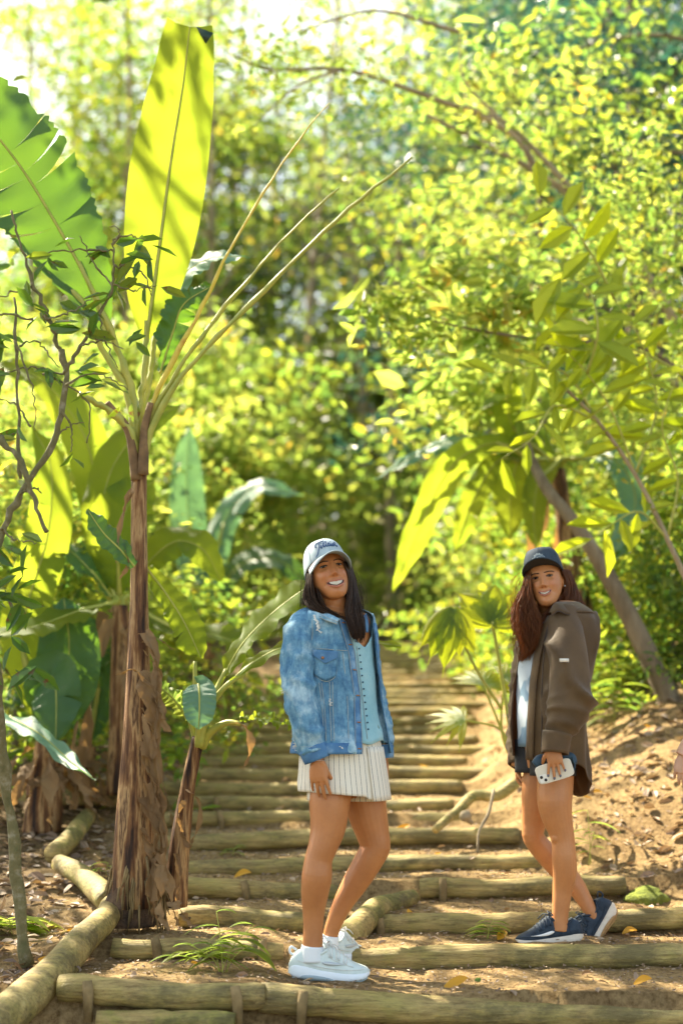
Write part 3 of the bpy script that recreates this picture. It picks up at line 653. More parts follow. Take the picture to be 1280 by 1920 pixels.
banana_leaf(sk, PP((450, 1345, 6.3), (500, 1350, 6.35), (560, 1362, 6.4)), [(0, .01), (.4, .045), (1, .01)], V(0, -.4, .9), 'banana', 25)
for k, q in enumerate([((350, 1480, 6.0), (372, 1500, 5.98), (375, 1540, 5.97), (360, 1580, 5.97)), ((340, 1560, 6.0), (356, 1590, 5.98), (362, 1570, 5.97)), ((330, 1600, 6.0), (338, 1650, 5.97), (330, 1690, 5.96)), ((345, 1500, 6), (335, 1530, 5.97), (342, 1560, 5.97))]):
    drystrip(sk, PP(*q), .015, 60+k)
# --- bananas behind on the left
def banana_back(base, label, specs, trunk, skirt=0, seed=0):
    b = thing('banana_plant', label, 'banana plant', tuple(base))
    trunk_mesh(trunk[0], trunk[1], seed=seed).build('trunk', MT['banana_trunk'], b)
    for k, (pts, hw, N, mt) in enumerate(specs):
        stalk(b, [trunk[0][-1]-V(0, 0, .05), lerp(trunk[0][-1], pts[0], .5)+V(0, 0, .03), pts[0], pts[1]], .02, .012, n=12)
        banana_leaf(b, pts, [(0, .008), (.12, hw*.5), (.35, hw), (.7, hw*.95), (.9, hw*.5), (1, .005)], N, mt, seed+k, fold=.25, ripple=.015, nu=36, tears=((.55, 1), (.7, -1)) if k % 2 else ())
    for k in range(skirt):
        a = seed+k*1.1; t0 = trunk[0][-1]+V(math.cos(a)*.08, math.sin(a)*.08, -.03-.05*(k % 4))
        L = (t0[2]-base[2])*random.uniform(.6, 1.05)
        drystrip(b, [t0, t0+V(math.cos(a)*.10, math.sin(a)*.10, -L*.3), t0+V(math.cos(a)*.16, math.sin(a)*.16, -L*.7), t0+V(math.cos(a)*.24, math.sin(a)*.2, -L)], .05, 100+k+seed)
    return b
Y1 = 7.8; b1 = P(230, 1480, Y1); b1[2] = gz(b1[0], Y1)
banana_back(b1, 'sunlit banana plant with broad lime leaves half hidden behind the tall trunk', [
  (PP((245, 1120, Y1), (275, 1060, Y1), (330, 1015, Y1), (380, 1030, Y1), (415, 1090, 7.9)), .11, V(0, -.8, .6), 'banana'),
  (PP((225, 1120, Y1), (222, 1030, 7.7), (240, 950, 7.7), (290, 900, 7.7)), .17, V(-.2, -1, .1), 'banana'),
  (PP((215, 1120, Y1), (190, 1000, Y1), (210, 880, Y1), (280, 790, 7.9), (340, 760, 8)), .12, V(-.3, -1, .1), 'banana'),
  (PP((215, 1130, Y1), (170, 1070, 7.7), (110, 1020, 7.7), (60, 1040, 7.6)), .09, V(.1, -.5, .8), 'banana_dark'),
  (PP((215, 1130, 7.7), (150, 1145, 7.5), (80, 1170, 7.3), (-30, 1195, 7.1)), .11, V(0, -.5, .85), 'banana'),
  (PP((235, 1130, 7.9), (330, 1180, 7.9), (420, 1195, 8), (480, 1240, 8)), .12, V(0, -.5, .85), 'banana'),
  (PP((225, 1120, 8.0), (180, 900, 8.1), (150, 800, 8.1), (60, 700, 8.1), (-60, 690, 8.1)), .13, V(.1, -.6, .7), 'banana')],
  (PP((228, 1490, Y1), (232, 1350, Y1), (225, 1135, Y1)), [.08, .07, .045]), 5, 3)
Y2 = 7.6; b2 = P(80, 1545, Y2)
banana_back(b2, 'banana plant with a skirt of dead brown leaves at far left', [
  (PP((95, 1390, Y2), (120, 1300, 7.5), (130, 1210, 7.5), (120, 1120, 7.5)), .16, V(.2, -1, .1), 'banana_dark'),
  (PP((85, 1390, Y2), (95, 1270, 7.4), (105, 1290, 7.3), (105, 1395, 7.2)), .13, V(0, -1, .2), 'banana_dark'),
  (PP((90, 1390, 7.4), (20, 1345, 7.0), (80, 1380, 6.8), (130, 1425, 6.7), (178, 1462, 6.6)), .055, V(.3, -.6, .7), 'banana_back'),
  (PP((80, 1380, Y2), (40, 1200, Y2), (90, 1000, Y2), (95, 870, 7.7), (60, 800, 7.8)), .12, V(.3, -1, .1), 'banana')],
  (PP((80, 1560, Y2), (85, 1470, Y2), (90, 1390, Y2)), [.10, .09, .06]), 16, 5)
Y3 = 8.1; b3 = P(165, 1560, Y3); b3[2] = gz(b3[0], Y3)
banana_back(b3, 'stout banana stump wrapped in hanging dead leaves between left bananas and tall trunk', [
  (PP((165, 1400, Y3), (185, 1290, Y3), (170, 1200, Y3), (120, 1150, Y3)), .12, V(.2, -1, .1), 'banana_dark'),
  (PP((165, 1400, Y3), (140, 1330, Y3), (60, 1290, Y3), (0, 1330, Y3)), .10, V(0, -.7, .7), 'banana_dark')],
  (PP((150, 1560, Y3), (155, 1460, Y3), (160, 1400, Y3)), [.09, .08, .06]), 12, 8)
# far blurred bananas left of centre
Y4 = 11.5; b4 = P(400, 1330, Y4); b4[2] = gz(b4[0], Y4)
banana_back(b4, 'far blurred banana plant with bluish upright leaves left of the denim jacket woman', [
  (PP((365, 1150, Y4), (355, 1000, Y4), (350, 900, Y4), (355, 800, Y4)), .14, V(0, -1, 0), 'banana_back'),
  (PP((380, 1150, Y4), (420, 980, Y4), (480, 915, Y4), (570, 930, Y4)), .12, V(0, -.7, .7), 'banana_back'),
  (PP((370, 1160, Y4), (450, 1060, Y4), (520, 1050, Y4), (590, 1110, Y4)), .12, V(0, -.7, .7), 'banana_dark')],
  (PP((400, 1340, Y4), (385, 1240, Y4), (372, 1160, Y4)), [.10, .09, .06]), 0, 11)
Y5 = 9.6; b5 = P(1085, 1180, Y5); b5[2] = gz(b5[0], Y5)
banana_back(b5, 'blurred banana plant with shredded drooping leaves behind the cap woman', [
  (PP((1000, 860, 9.3), (930, 830, 9.2), (850, 870, 9.1), (790, 980, 9.0), (735, 1110, 8.9)), .10, V(.6, -.8, .3), 'banana'),
  (PP((1000, 870, 9.4), (940, 860, 9.3), (890, 930, 9.2), (850, 1040, 9.1)), .08, V(.3, -.8, .5), 'banana'),
  (PP((1030, 860, 9.5), (990, 830, 9.4), (960, 900, 9.3), (955, 1010, 9.2)), .12, V(0, -1, .2), 'banana'),
  (PP((1010, 850, 9.5), (940, 820, 9.4), (820, 835, 9.3), (700, 900, 9.2)), .06, V(.2, -.5, .8), 'banana_back'),
  (PP((1050, 860, 9.5), (1010, 900, 9.2), (1000, 960, 9.1), (1005, 1030, 9.0)), .08, V(0, -1, .2), 'banana'),
  (PP((1010, 850, 9.5), (960, 800, 9.3), (950, 740, 9.2), (960, 690, 9.1)), .10, V(0, -1, .2), 'banana'),
  (PP((1070, 860, 9.5), (1150, 860, 9.3), (1190, 940, 9.2), (1140, 1060, 9.1)), .10, V(-.3, -.8, .5), 'banana_back')],
  (PP((1100, 1200, Y5), (1070, 1050, Y5), (1045, 880, Y5)), [.09, .07, .05]), 3, 14)
# leaning trunk on the right
lt = thing('tree', 'leaning brown tree trunk rising to the left behind the cap woman', 'tree', tuple(P(1250, 1310, 8.6)))
m = MB(); m.tube(spline(PP((1262, 1330, 8.6), (1225, 1250, 8.6), (1150, 1100, 8.65), (1080, 985, 8.7), (1030, 925, 8.8), (1000, 870, 9.0), (975, 800, 9.3)), 24), np.linspace(.072, .022, 24), 10); m.build('trunk', MT['bark'], lt)
m = MB(); rs = np.random.RandomState(4); cents = [P(rs.uniform(780, 1010), rs.uniform(560, 800), rs.uniform(9.2, 10.2)) for _ in range(26)]; cloud(m, rs, cents, 30, .18, .13); m.build('crown', MT['leaf_lime'], lt, smooth=False)
# arching grey branches high in the picture: a tree of its own
ab = thing('tree', 'pale arching tree leaning in from the right with thin grey curved branches high up', 'tree', (2.9, 10.5, gz(2.9, 10.5)))
m = MB(); m.tube(spline([V(2.9, 10.5, gz(2.9, 10.5)-.2), V(2.75, 10.4, 2.2), P(1290, 640, 10.2)], 14), np.linspace(.1, .06, 14), 9); m.build('trunk', MT['bark'], ab)
for pts, r in [(PP((1290, 640, 10.2), (1200, 500, 10.1), (1110, 400, 10), (1000, 320, 10), (900, 265, 10), (800, 215, 10)), .045), (PP((1110, 400, 10), (1020, 300, 9.9), (940, 225, 9.8), (850, 195, 9.7)), .03), (PP((1020, 350, 10), (960, 250, 10), (800, 180, 10), (640, 130, 10), (500, 130, 10.2), (430, 100, 10.3)), .03), (PP((940, 225, 9.8), (870, 150, 9.8), (860, 60, 9.8)), .016), (PP((640, 130, 10), (560, 160, 10), (480, 230, 10)), .014), (PP((860, 60, 9.8), (700, 20, 9.8), (560, 60, 9.8)), .018)]:
    m = MB(); m.tube(spline(pts, 18), np.linspace(r, r*.3, 18), 7); m.build('branch', MT['bark_pale'], ab)
rs = np.random.RandomState(14); m = MB()
cents = [P(rs.uniform(640, 1100), rs.uniform(60, 400), rs.uniform(9.5, 10.3)) for _ in range(40)]+[P(rs.uniform(380, 720), rs.uniform(20, 230), rs.uniform(9.9, 10.6)) for _ in range(26)]
cloud(m, rs, cents, 20, .12, .07); m.build('crown', MT['leaf_lime'], ab, smooth=False)
# large-leaved shrub from the right edge
def sprig(root, m, pts, n, L, W, droop, seed, r0=.008, both=True, stem='stalk', N=None):
    C = spline(pts, 30); stalk(root, pts, r0, r0*.3, stem, 'branch', 14); rs = np.random.RandomState(seed)
    T = np.gradient(C, axis=0); c = []; d = []; nn = []; LL = []
    for k in range(n):
        i = int(6+23*k/max(1, n-1)); t = nrm(T[min(i, 29)]); s = nrm(np.cross(t, V(0, -1, .2))); sd = 1 if k % 2 else -1
        c.append(C[min(i, 29)]); d.append(nrm(t*.5+s*sd*(1 if both else .3)+V(0, 0, -droop)+rs.normal(size=3)*.18)); nn.append(nrm(V(rs.normal()*.4, -1, .5+rs.normal()*.3))); LL.append(L*1.25*rs.uniform(.75, 1.2))
    LL = np.array(LL); leaves(m, np.array(c), np.array(d), np.array(nn), LL, LL*W)
rb = thing('shrub', 'large-leaved shrub arching in from the right edge above the cap woman', 'shrub', (2.1, 7.6, gz(2.1, 7.6)))
m = MB()
main = [V(2.1, 7.6, gz(2.1, 7.6)-.1)]+PP((1310, 1150, 7.6), (1250, 1010, 7.55), (1190, 890, 7.5), (1120, 790, 7.4), (1050, 720, 7.3))
stalk(rb, main, .022, .008, 'bark_pale', 'stem', 24)
for k, (pts, n, L, W) in enumerate([
  (PP((1190, 890, 7.5), (1150, 780, 7.4), (1100, 700, 7.3), (1040, 640, 7.2)), 12, .17, .42), (PP((1120, 790, 7.4), (1060, 700, 7.3), (1000, 690, 7.2), (930, 700, 7.2)), 10, .16, .42),
  (PP((1190, 890, 7.5), (1230, 760, 7.5), (1200, 640, 7.4), (1150, 560, 7.3)), 12, .18, .42), (PP((1250, 1010, 7.55), (1200, 960, 7.5), (1150, 980, 7.4), (1110, 1010, 7.4)), 8, .17, .4),
  (PP((1150, 560, 7.3), (1110, 480, 7.2), (1060, 410, 7.1), (1010, 370, 7.1)), 8, .17, .45), (PP((1100, 700, 7.3), (1120, 620, 7.2), (1100, 540, 7.2), (1050, 520, 7.2)), 9, .2, .5),
  (PP((1280, 700, 7.6), (1200, 660, 7.5), (1120, 640, 7.4), (1030, 600, 7.4)), 14, .15, .45), (PP((1250, 1010, 7.55), (1270, 900, 7.5), (1240, 800, 7.4), (1270, 700, 7.4)), 12, .16, .4),
  (PP((1120, 790, 7.4), (1040, 760, 7.3), (1000, 820, 7.2), (940, 860, 7.2)), 9, .15, .4)]):
    sprig(rb, m, pts, n, L, W, .55, 200+k)
m.build('foliage', MT['fan'], rb, smooth=False)
# fine bright shrub on the right and the yellow branch in the middle
fb = thing('shrub', 'bright yellow-green fine-leaved shrub branch reaching from the right edge to the centre', 'shrub', (2.4, 8.8, gz(2.4, 8.8)))
stalk(fb, [V(2.4, 8.8, gz(2.4, 8.8)-.1)]+PP((1330, 900, 8.8), (1290, 720, 8.7), (1200, 650, 8.6), (1050, 640, 8.4), (900, 620, 8.3), (760, 590, 8.2)), .03, .006, 'bark', 'branch', 26)
m = MB(); rs = np.random.RandomState(15)
cents = [P(lerp(700, 1300, t)+rs.normal()*25, 590+rs.normal()*40-30*math.sin(t*6), lerp(8.1, 8.8, t)) for t in rs.uniform(0, 1, 66)]
cloud(m, rs, cents, 15, .08, .10)
cents = [P(rs.uniform(1090, 1300), rs.uniform(230, 560), rs.uniform(8.4, 9.2)) for _ in range(60)]+[P(rs.uniform(1150, 1320), rs.uniform(480, 900), rs.uniform(8.4, 9.2)) for _ in range(50)]
cloud(m, rs, cents, 22, .10, .055); m.build('foliage', MT['leaf_lime'], fb, smooth=False)
# fan plants
def fan(root, c, N, upv, R, n, spread, mat, seed, w=.3, droop=.10):
    """a palmate leaf: blades radiating from c"""
    m = MB(); N = nrm(N); upv = nrm(upv-np.dot(upv, N)*N); s = np.cross(upv, N); rs = np.random.RandomState(seed)
    for k in range(n):
        a = lerp(-spread, spread, k/(n-1)); d = upv*math.cos(a)+s*math.sin(a); q = -upv*math.sin(a)+s*math.cos(a); L = R*rs.uniform(.8, 1.05)*(1-.15*abs(a)/spread); G = []
        for t in np.linspace(0, 1, 10):
            hw = L*w*math.sin(min(1, t*1.1+.06)*math.pi)**.7*.5+.002; cc = c+d*L*t+N*L*(-.10*t*t)+V(0, 0, -L*droop*t*t*t)
            G.append([cc-q*hw, cc-q*hw*.5+N*hw*.2, cc+N*hw*-.12, cc+q*hw*.5+N*hw*.2, cc+q*hw])
        m.grid(np.array(G), uv=np.array([[(t*2, v) for v in (0, .25, .5, .75, 1)] for t in np.linspace(0, 1, 10)]))
    return m.build('frond', MT[mat], root)
fp = thing('fan_palm', 'glowing yellow-green fan-leaved plant left of the cap woman\'s hair', 'plant', tuple(P(960, 1420, 7.2)))
stalk(fp, PP((965, 1420, 7.2), (945, 1300, 7.2), (930, 1210, 7.15), (922, 1165, 7.1)), .012, .008)
fan(fp, P(922, 1170, 7.1), V(.1, -.9, .25), V(.15, 0, 1), .31, 7, 1.25, 'fan', 1, .52)
stalk(fp, PP((940, 1330, 7.2), (890, 1250, 7.1), (850, 1165, 7.0), (845, 1160, 7)), .009, .006)
fan(fp, P(850, 1140, 7.0), V(-.2, -.9, .3), V(-.15, 0, -1), .34, 5, .6, 'fan', 2, .40)
fp2 = thing('fan_palm', 'low feathery fan plant with spiky leaflets above the steps left of the brown shirt', 'plant', tuple(P(960, 1440, 7.4)))
for k, (x, y, u, n) in enumerate([(905, 1285, V(.2, 0, 1), 13), (870, 1350, V(-1, 0, .2), 9), (945, 1270, V(.8, 0, .5), 8)]):
    stalk(fp2, PP((965, 1440, 7.4), (940, 1370, 7.35), (x, y, 7.3)), .009, .005); fan(fp2, P(x, y, 7.3), V(0, -.6, .8), u, .24, n, 1.5, 'fan', 5+k, .17)
# --- dark twiggy shrub in front at left
tw = thing('twiggy_shrub', 'crooked twiggy shrub with dark holed leaves in front of the left banana leaf', 'shrub', tuple(P(-20, 1500, 4.9)))
def branch(pts, r0, r1, seed=0): return stalk(tw, pts, r0, r1, 'bark_green', 'branch', max(14, len(pts)*6), seed, .007)
Yt = 5.1
branch([P(-60, 1500, Yt)]+PP((-20, 1120, Yt), (10, 985, Yt), (40, 925, Yt), (95, 835, Yt), (118, 770, Yt), (123, 700, Yt), (113, 655, Yt)), .017, .011, 1)
branch(PP((113, 655, Yt), (85, 580, Yt), (58, 520, Yt), (38, 450, Yt), (24, 395, Yt)), .009, .004, 2)
branch(PP((120, 700, Yt), (150, 650, Yt), (185, 590, Yt), (212, 535, Yt), (213, 450, Yt)), .009, .003, 3)
branch(PP((0, 820, Yt-.1), (40, 870, Yt-.1), (85, 1000, Yt-.1)), .011, .008, 4)
branch(PP((38, 900, Yt), (34, 700, Yt), (28, 560, Yt)), .007, .005, 5)
for k, q in enumerate([((60, 540), (20, 550), (-20, 560)), ((85, 600), (130, 585), (175, 560)), ((150, 650), (190, 640), (232, 655)), ((212, 535), (250, 545), (292, 535)), ((213, 470), (170, 468), (120, 470), (60, 475)), ((213, 500), (260, 505), (285, 555)),
        ((213, 450), (240, 440), (275, 450)), ((120, 720), (180, 700), (240, 730)), ((95, 835), (130, 800), (158, 790)), ((118, 770), (135, 800), (133, 850)), ((60, 800), (30, 760), (-10, 745)), ((34, 650), (70, 640), (110, 690)), ((123, 700), (60, 690), (0, 700)),
        ((185, 590), (200, 640), (220, 690)), ((40, 925), (70, 915), (80, 925)), ((213, 460), (225, 430), (205, 425)), ((212, 535), (180, 500), (150, 440)), ((0, 990), (30, 1010), (70, 1020)), ((60, 600), (0, 590), (-20, 640)), ((28, 640), (60, 720), (66, 810)), ((80, 700), (160, 745), (165, 830))]):
    branch([P(x, y, Yt-.02*(k % 4)) for x, y in q], .0045, .0018, 10+k)
rs = np.random.RandomState(33); m = MB(); cs = []; ds = []; Ls = []
for (x, y, n, L) in [(60, 575, 6, 42), (20, 640, 4, 45), (150, 590, 5, 55), (250, 450, 5, 48), (270, 480, 4, 45), (165, 620, 5, 60), (185, 470, 3, 50), (90, 480, 5, 45), (130, 845, 2, 42), (190, 705, 4, 50), (230, 745, 3, 40), (140, 760, 2, 45), (40, 800, 4, 45), (10, 700, 4, 60), (290, 535, 3, 45), (210, 540, 5, 50), (100, 690, 3, 40),
                     (10, 1110, 6, 60), (40, 1080, 4, 55), (20, 1190, 5, 60), (15, 1270, 4, 60), (60, 1260, 3, 60), (0, 1030, 4, 60), (150, 690, 4, 50), (250, 640, 3, 45)]:
    for k in range(n):
        p = P(x+rs.normal()*12, y+rs.normal()*10, Yt+rs.uniform(-.06, .04)); cs.append(p); a = rs.uniform(0, 6.28); ds.append(V(math.cos(a), rs.normal()*.35, math.sin(a)*.7-.35)); Ls.append(L*mpp(p)*rs.uniform(.8, 1.25))
cs, ds, Ls = np.array(cs), np.array(ds), np.array(Ls)
leaves(m, cs, ds, rs.normal(size=cs.shape)*.55+V(0, -.7, .6), Ls, Ls*.42); m.build('foliage', MT['leaf_glossy'], tw, smooth=False)
st = thing('sapling', 'thin mottled sapling stem rising from the leaf litter at bottom left', 'sapling', tuple(P(48, 1795, 5.5)))
stalk(st, PP((50, 1812, 5.5), (46, 1780, 5.5), (36, 1680, 5.5), (24, 1560, 5.48), (10, 1440, 5.45), (0, 1360, 5.4), (-8, 1200, 5.3), (-20, 1000, 5.3)), .026, .012, 'bark_green', 'trunk', 30, 7, .006)
m = MB(); rs = np.random.RandomState(5); cloud(m, rs, PP((-30, 1250, 5.3), (-30, 1120, 5.3), (-20, 1000, 5.3)), 7, .05, .11); m.build('foliage', MT['leaf_glossy'], st, smooth=False)
# --- seedlings, grass
def blade(m, p0, d, L, w, bend=.6, seg=7):
    d = nrm(d); s = nrm(np.cross(d, V(0, 0, 1))); G = []; 
    for t in np.linspace(0, 1, seg):
        c = p0+d*L*t+V(0, 0, -bend*L*t*t); hw = w*math.sin(math.pi*min(.97, t*.9+.08))
        G.append([c-s*hw, c+V(0, 0, -hw*.3), c+s*hw])
    m.grid(np.array(G))
def seedling(px, py, Y, label, stems, seed, mat='leaf_lime', group='seedlings sprouting on the steps'):
    b = P(px, py, Y); b[2] = gz(b[0], Y); r = thing('seedling', label, 'seedling', tuple(b), group); rs = np.random.RandomState(seed); m = MB(); sm = MB()
    for (dx, h, n, L) in stems:
        L = L*1.25; n = n+1
        top = b+V(dx*mpp(b), rs.uniform(-.04, .04), h*mpp(b)); base_ = b+V(rs.uniform(-.02, .02), rs.uniform(-.02, .02), -.01)
        C = spline([base_, lerp(base_, top, .5)+V(-dx*mpp(b)*.15, 0, .01), top], 10); sm.tube(C, .0018, 5)
        for k in range(n):
            i = int(4+5*k/max(1, n-1)); a = rs.uniform(-1, 1)+(0 if k % 2 else math.pi)
            blade(m, C[i], V(math.cos(a), math.sin(a)*.6, rs.uniform(.1, .6)), L*mpp(b)*rs.uniform(.7, 1.15), L*mpp(b)*.10, .55)
    sm.build('stem', MT['stalk'], r); m.build('blades', MT[mat], r)
seedling(415, 1815, 5.42, 'green bamboo-like seedling with several thin stems on the bottom tread', [(-10, 110, 3, 55), (60, 85, 6, 60), (30, 60, 4, 60), (-55, 50, 5, 55), (-95, 30, 5, 60), (-20, 45, 3, 50), (75, 60, 2, 90)], 1)
seedling(920, 1755, 6.0, 'tuft of bright grass beside the dark running shoes', [(5, 35, 8, 38), (-5, 20, 6, 40)], 2, 'leaf_lime')
seedling(1104, 1640, 7.0, 'tall spindly weed just right of the cap woman\'s shin', [(0, 100, 4, 52), (10, 60, 4, 30)], 3, 'leaf_lime')
seedling(435, 1612, 7.3, 'small green sprout left of the jacket woman\'s knee', [(5, 15, 5, 30)], 4, 'leaf_lime')
seedling(195, 1610, 6.8, 'small curled sprout in front of the dead banana skirts', [(10, 25, 4, 40)], 5, 'leaf_lime')
seedling(640, 1680, 6.6, 'tiny pale weed on the mossy diagonal log between the bare legs', [(10, 12, 4, 26)], 6, 'leaf_lime')
seedling(20, 1720, 6.0, 'fan of long green blades behind the mottled sapling stem', [(0, 30, 9, 90), (5, 25, 6, 100)], 7)
seedling(455, 1405, 9.6, 'small weed far up on the left steps', [(0, 20, 6, 40)], 8, 'leaf_lime')
for k, (px, py, Y) in enumerate([(1150, 1400, 8.6), (1190, 1240, 9.2), (1240, 1200, 9.0), (1120, 1320, 9.0), (1270, 1300, 9), (1110, 1230, 10)]):
    seedling(px, py+20, Y, 'leafy weed on the right slope, %s of six counting across' % ORD[k], [(0, 60, 5, 60), (20, 90, 6, 60), (-25, 70, 5, 60), (10, 120, 5, 55)], 20+k, 'leaf')
# mossy stone
m = MB(); c = P(1212, 1690, 6.6); G = m.ball(c, (.11, .10, .06), 20, 28)
v = m.v[0]; v += (vnoise(v[:, 0]*18, v[:, 1]*18, v[:, 2]*18, 3)*.025+vnoise(v[:, 0]*45, v[:, 1]*45, v[:, 2]*45, 4)*.012)[:, None]*((v-c)/.1); tag(m.build('mossy_stone', MT['moss']), 'mossy green stone on the dirt at right behind the lifted shoe', 'stone')
# ------------------------------------------------------------------ litter
def fallen(px, py, Y, L, ang, col, label, k):
    L = L*.72
    b = P(px, py, Y); z = gz(b[0], b[1]); b = V(b[0], b[1], z+.006); m = MB(); d = V(math.cos(ang), math.sin(ang), .12); n = V(random.uniform(-.5, .5), -.5, 1)
    s = nrm(np.cross(n, d)); n = nrm(np.cross(d, s)); G = []
    for t in np.linspace(0, 1, 9):
        hw = L*.27*math.sin(math.pi*min(.98, t*.93+.05))**.8; cc = b+d*L*(t-.5)+V(0, 0, L*.12*math.sin(t*3+k)+.01)
        G.append([cc-s*hw+n*hw*.35, cc-s*hw*.5+n*hw*.05, cc, cc+s*hw*.5+n*hw*.12, cc+s*hw+n*hw*.5])
    m.grid(np.array(G)); o = m.build('fallen_leaf', MT[col]); tag(o, label, 'fallen leaf', 'single leaves fallen on the path')
FL = [(748, 1713, 6.2, .07, .3, 'litter_yellow', 'orange leaf on the tread above the mossy diagonal log, left of its yellow twin'), (768, 1708, 6.22, .06, 1.0, 'litter_yellow', 'yellow leaf beside an orange one above the mossy diagonal log'),
 (795, 1425, 9.2, .10, .6, 'litter_yellow', 'orange leaf on a far step right of the denim jacket hem'), (820, 1590, 7.2, .05, .4, 'litter_yellow', 'small orange leaf on the step left of the cap woman\'s bent knee'), (755, 1548, 7.6, .10, .1, 'litter_yellow', 'long orange leaf just right of the jacket woman\'s thigh'),
 (940, 1722, 6.02, .10, 1.0, 'litter_yellow', 'curled amber leaf behind the grass tuft near the running shoes'), (1180, 1755, 6.1, .09, .2, 'litter_yellow', 'tan leaf on the dirt right of the lifted running shoe'), (1120, 1465, 7.6, .08, .5, 'litter_yellow', 'orange leaf right of the brown shirt tail'),
 (1100, 1468, 7.6, .06, .1, 'litter_yellow', 'small orange leaf nearest the brown shirt tail'), (1215, 1435, 8.2, .09, .9, 'litter_yellow', 'vivid orange leaf upper right on the litter slope'), (1135, 1640, 6.9, .08, .5, 'dry', 'curled brown leaf right of the cap woman\'s shin'),
 (1245, 1632, 6.9, .08, .2, 'dry', 'brown leaf near the right edge above the mossy stone'), (455, 1639, 6.9, .11, .1, 'litter_yellow', 'orange strip leaf on the step left of the jacket woman\'s calf'), (452, 1692, 6.4, .05, .4, 'litter', 'small brown leaf above the thick log right of the banana foot'),
 (160, 1618, 6.8, .12, -.5, 'litter_yellow', 'orange leaf lying left of the tall banana trunk'), (140, 1720, 5.9, .08, .5, 'litter_yellow', 'rusty leaf in the dark litter left of the side rail'), (85, 1775, 5.6, .07, .1, 'litter_yellow', 'yellowish leaf near the mottled sapling stem'),
 (855, 1845, 5.3, .12, .1, 'litter_yellow', 'yellow strip leaf on the bottom tread in the middle'), (1205, 1868, 5.25, .09, .0, 'litter_yellow', 'yellow strip leaf on the bottom tread at right'), (1100, 1828, 5.45, .06, .3, 'dry', 'pale brown leaf on the bottom tread at right'),
 (550, 1745, 5.95, .06, .3, 'dry', 'tan leaf left of the jacket woman\'s shin'), (365, 1800, 5.5, .05, 1, 'litter_yellow', 'small orange leaf under the bamboo-like seedling'), (895, 1835, 5.35, .05, .8, 'leaf_glossy', 'small green leaf on the bottom tread'), (1080, 1415, 8.0, .08, .3, 'litter_yellow', 'orange leaf behind the brown shirt tail')]
for k, q in enumerate(FL): fallen(*q, k)
rs = np.random.RandomState(77)
def litter(name, label, n, fx, fy, Lr, mat='litter', seed=0):
    rs = np.random.RandomState(seed); X = fx(rs, n); Y = fy(rs, n)
    if name == 'leaf_litter':
        keep = ((X > edgeR(Y)+.1+.6*rs.uniform(0, 1, n)**2*1.2) | (X < edgeL(Y)-.03)); X = X[keep]; Y = Y[keep]
    n = len(X); Z = GZ(X, Y)+.008; d = rs.normal(size=(n, 3)); d[:, 2] *= .25; nn = rs.normal(size=(n, 3))*.45+V(0, 0, 1)
    L = rs.uniform(*Lr, n); m = MB(); leaves(m, np.stack([X, Y, Z], -1), d, nn, L, L*rs.uniform(.4, .7, n)); tag(m.build(name, MT[mat], smooth=False), label, 'litter', None, 'stuff')
litter('leaf_litter', 'brown leaf litter covering the banks beside the path', 17000, lambda r, n: np.where(r.uniform(0, 1, n) < .6, r.uniform(.8, 4.2, n), r.uniform(-3.2, -.9, n)), lambda r, n: r.uniform(4.9, 13, n), (.03, .09), seed=1)
litter('tread_litter', 'sparse dry leaf scraps lying on the dirt treads', 420, lambda r, n: r.uniform(-1.2, 1.6, n), lambda r, n: r.uniform(4.95, 9.5, n), (.02, .055), 'litter', 5)
litter('soil_crumbs', 'small brown crumbs and bits scattered on the dirt treads', 9000, lambda r, n: r.uniform(-1.3, 1.6, n), lambda r, n: r.uniform(4.95, 8.5, n), (.006, .02), seed=2)
# ------------------------------------------------------------------ people: materials
def skinmat(name, c):
    m, nt, out = newmat(name); p = nt.nodes.new('ShaderNodeBsdfPrincipled')
    n = noise(nt, 9, 6, .7); a = ramp(nt, n, [(.3, (c[0]*.88, c[1]*.82, c[2]*.80)), (.7, tuple(min(1, x*1.10) for x in c))])
    at = nt.nodes.new('ShaderNodeAttribute'); at.attribute_name = 'blush'
    a = mixc(nt, at.outputs['Fac'], a, (c[0]*.95, c[1]*.62, c[2]*.62))
    nt.links.new(a, p.inputs['Base Color']); p.inputs['Roughness'].default_value = .43; p.inputs['Specular IOR Level'].default_value = .45
    p.inputs['Subsurface Weight'].default_value = .12; p.inputs['Subsurface Radius'].default_value = (.02, .008, .004); p.inputs['Subsurface Scale'].default_value = .5
    nt.links.new(bump(nt, noise(nt, 160, 4), .12, .002), p.inputs['Normal']); nt.links.new(p.outputs[0], out.inputs[0]); return m
MT['skin1'] = skinmat('tan_skin', (.43, .182, .066)); MT['skin2'] = skinmat('light_tan_skin', (.47, .21, .082)); MT['skin3'] = skinmat('fair_skin', (.55, .33, .22))
def hairmat(name, c1, c2, tr, tf):
    m, nt, out = newmat(name); g = nt.nodes.new('ShaderNodeNewGeometry'); c = ramp(nt, g.outputs['Random Per Island'], [(0, c1), (1, c2)])
    p = nt.nodes.new('ShaderNodeBsdfPrincipled'); nt.links.new(c, p.inputs['Base Color']); p.inputs['Roughness'].default_value = .42; p.inputs['Specular IOR Level'].default_value = .22
    t = nt.nodes.new('ShaderNodeBsdfTranslucent'); t.inputs[0].default_value = (*tr, 1); ms = nt.nodes.new('ShaderNodeMixShader'); ms.inputs[0].default_value = tf
    nt.links.new(p.outputs[0], ms.inputs[1]); nt.links.new(t.outputs[0], ms.inputs[2]); nt.links.new(ms.outputs[0], out.inputs[0]); return m
MT['hair1'] = hairmat('dark_brown_hair', (.014, .007, .004), (.055, .028, .013), (.15, .07, .03), .12)
MT['hair2'] = hairmat('chestnut_hair', (.022, .010, .005), (.13, .058, .024), (.85, .42, .16), .40)
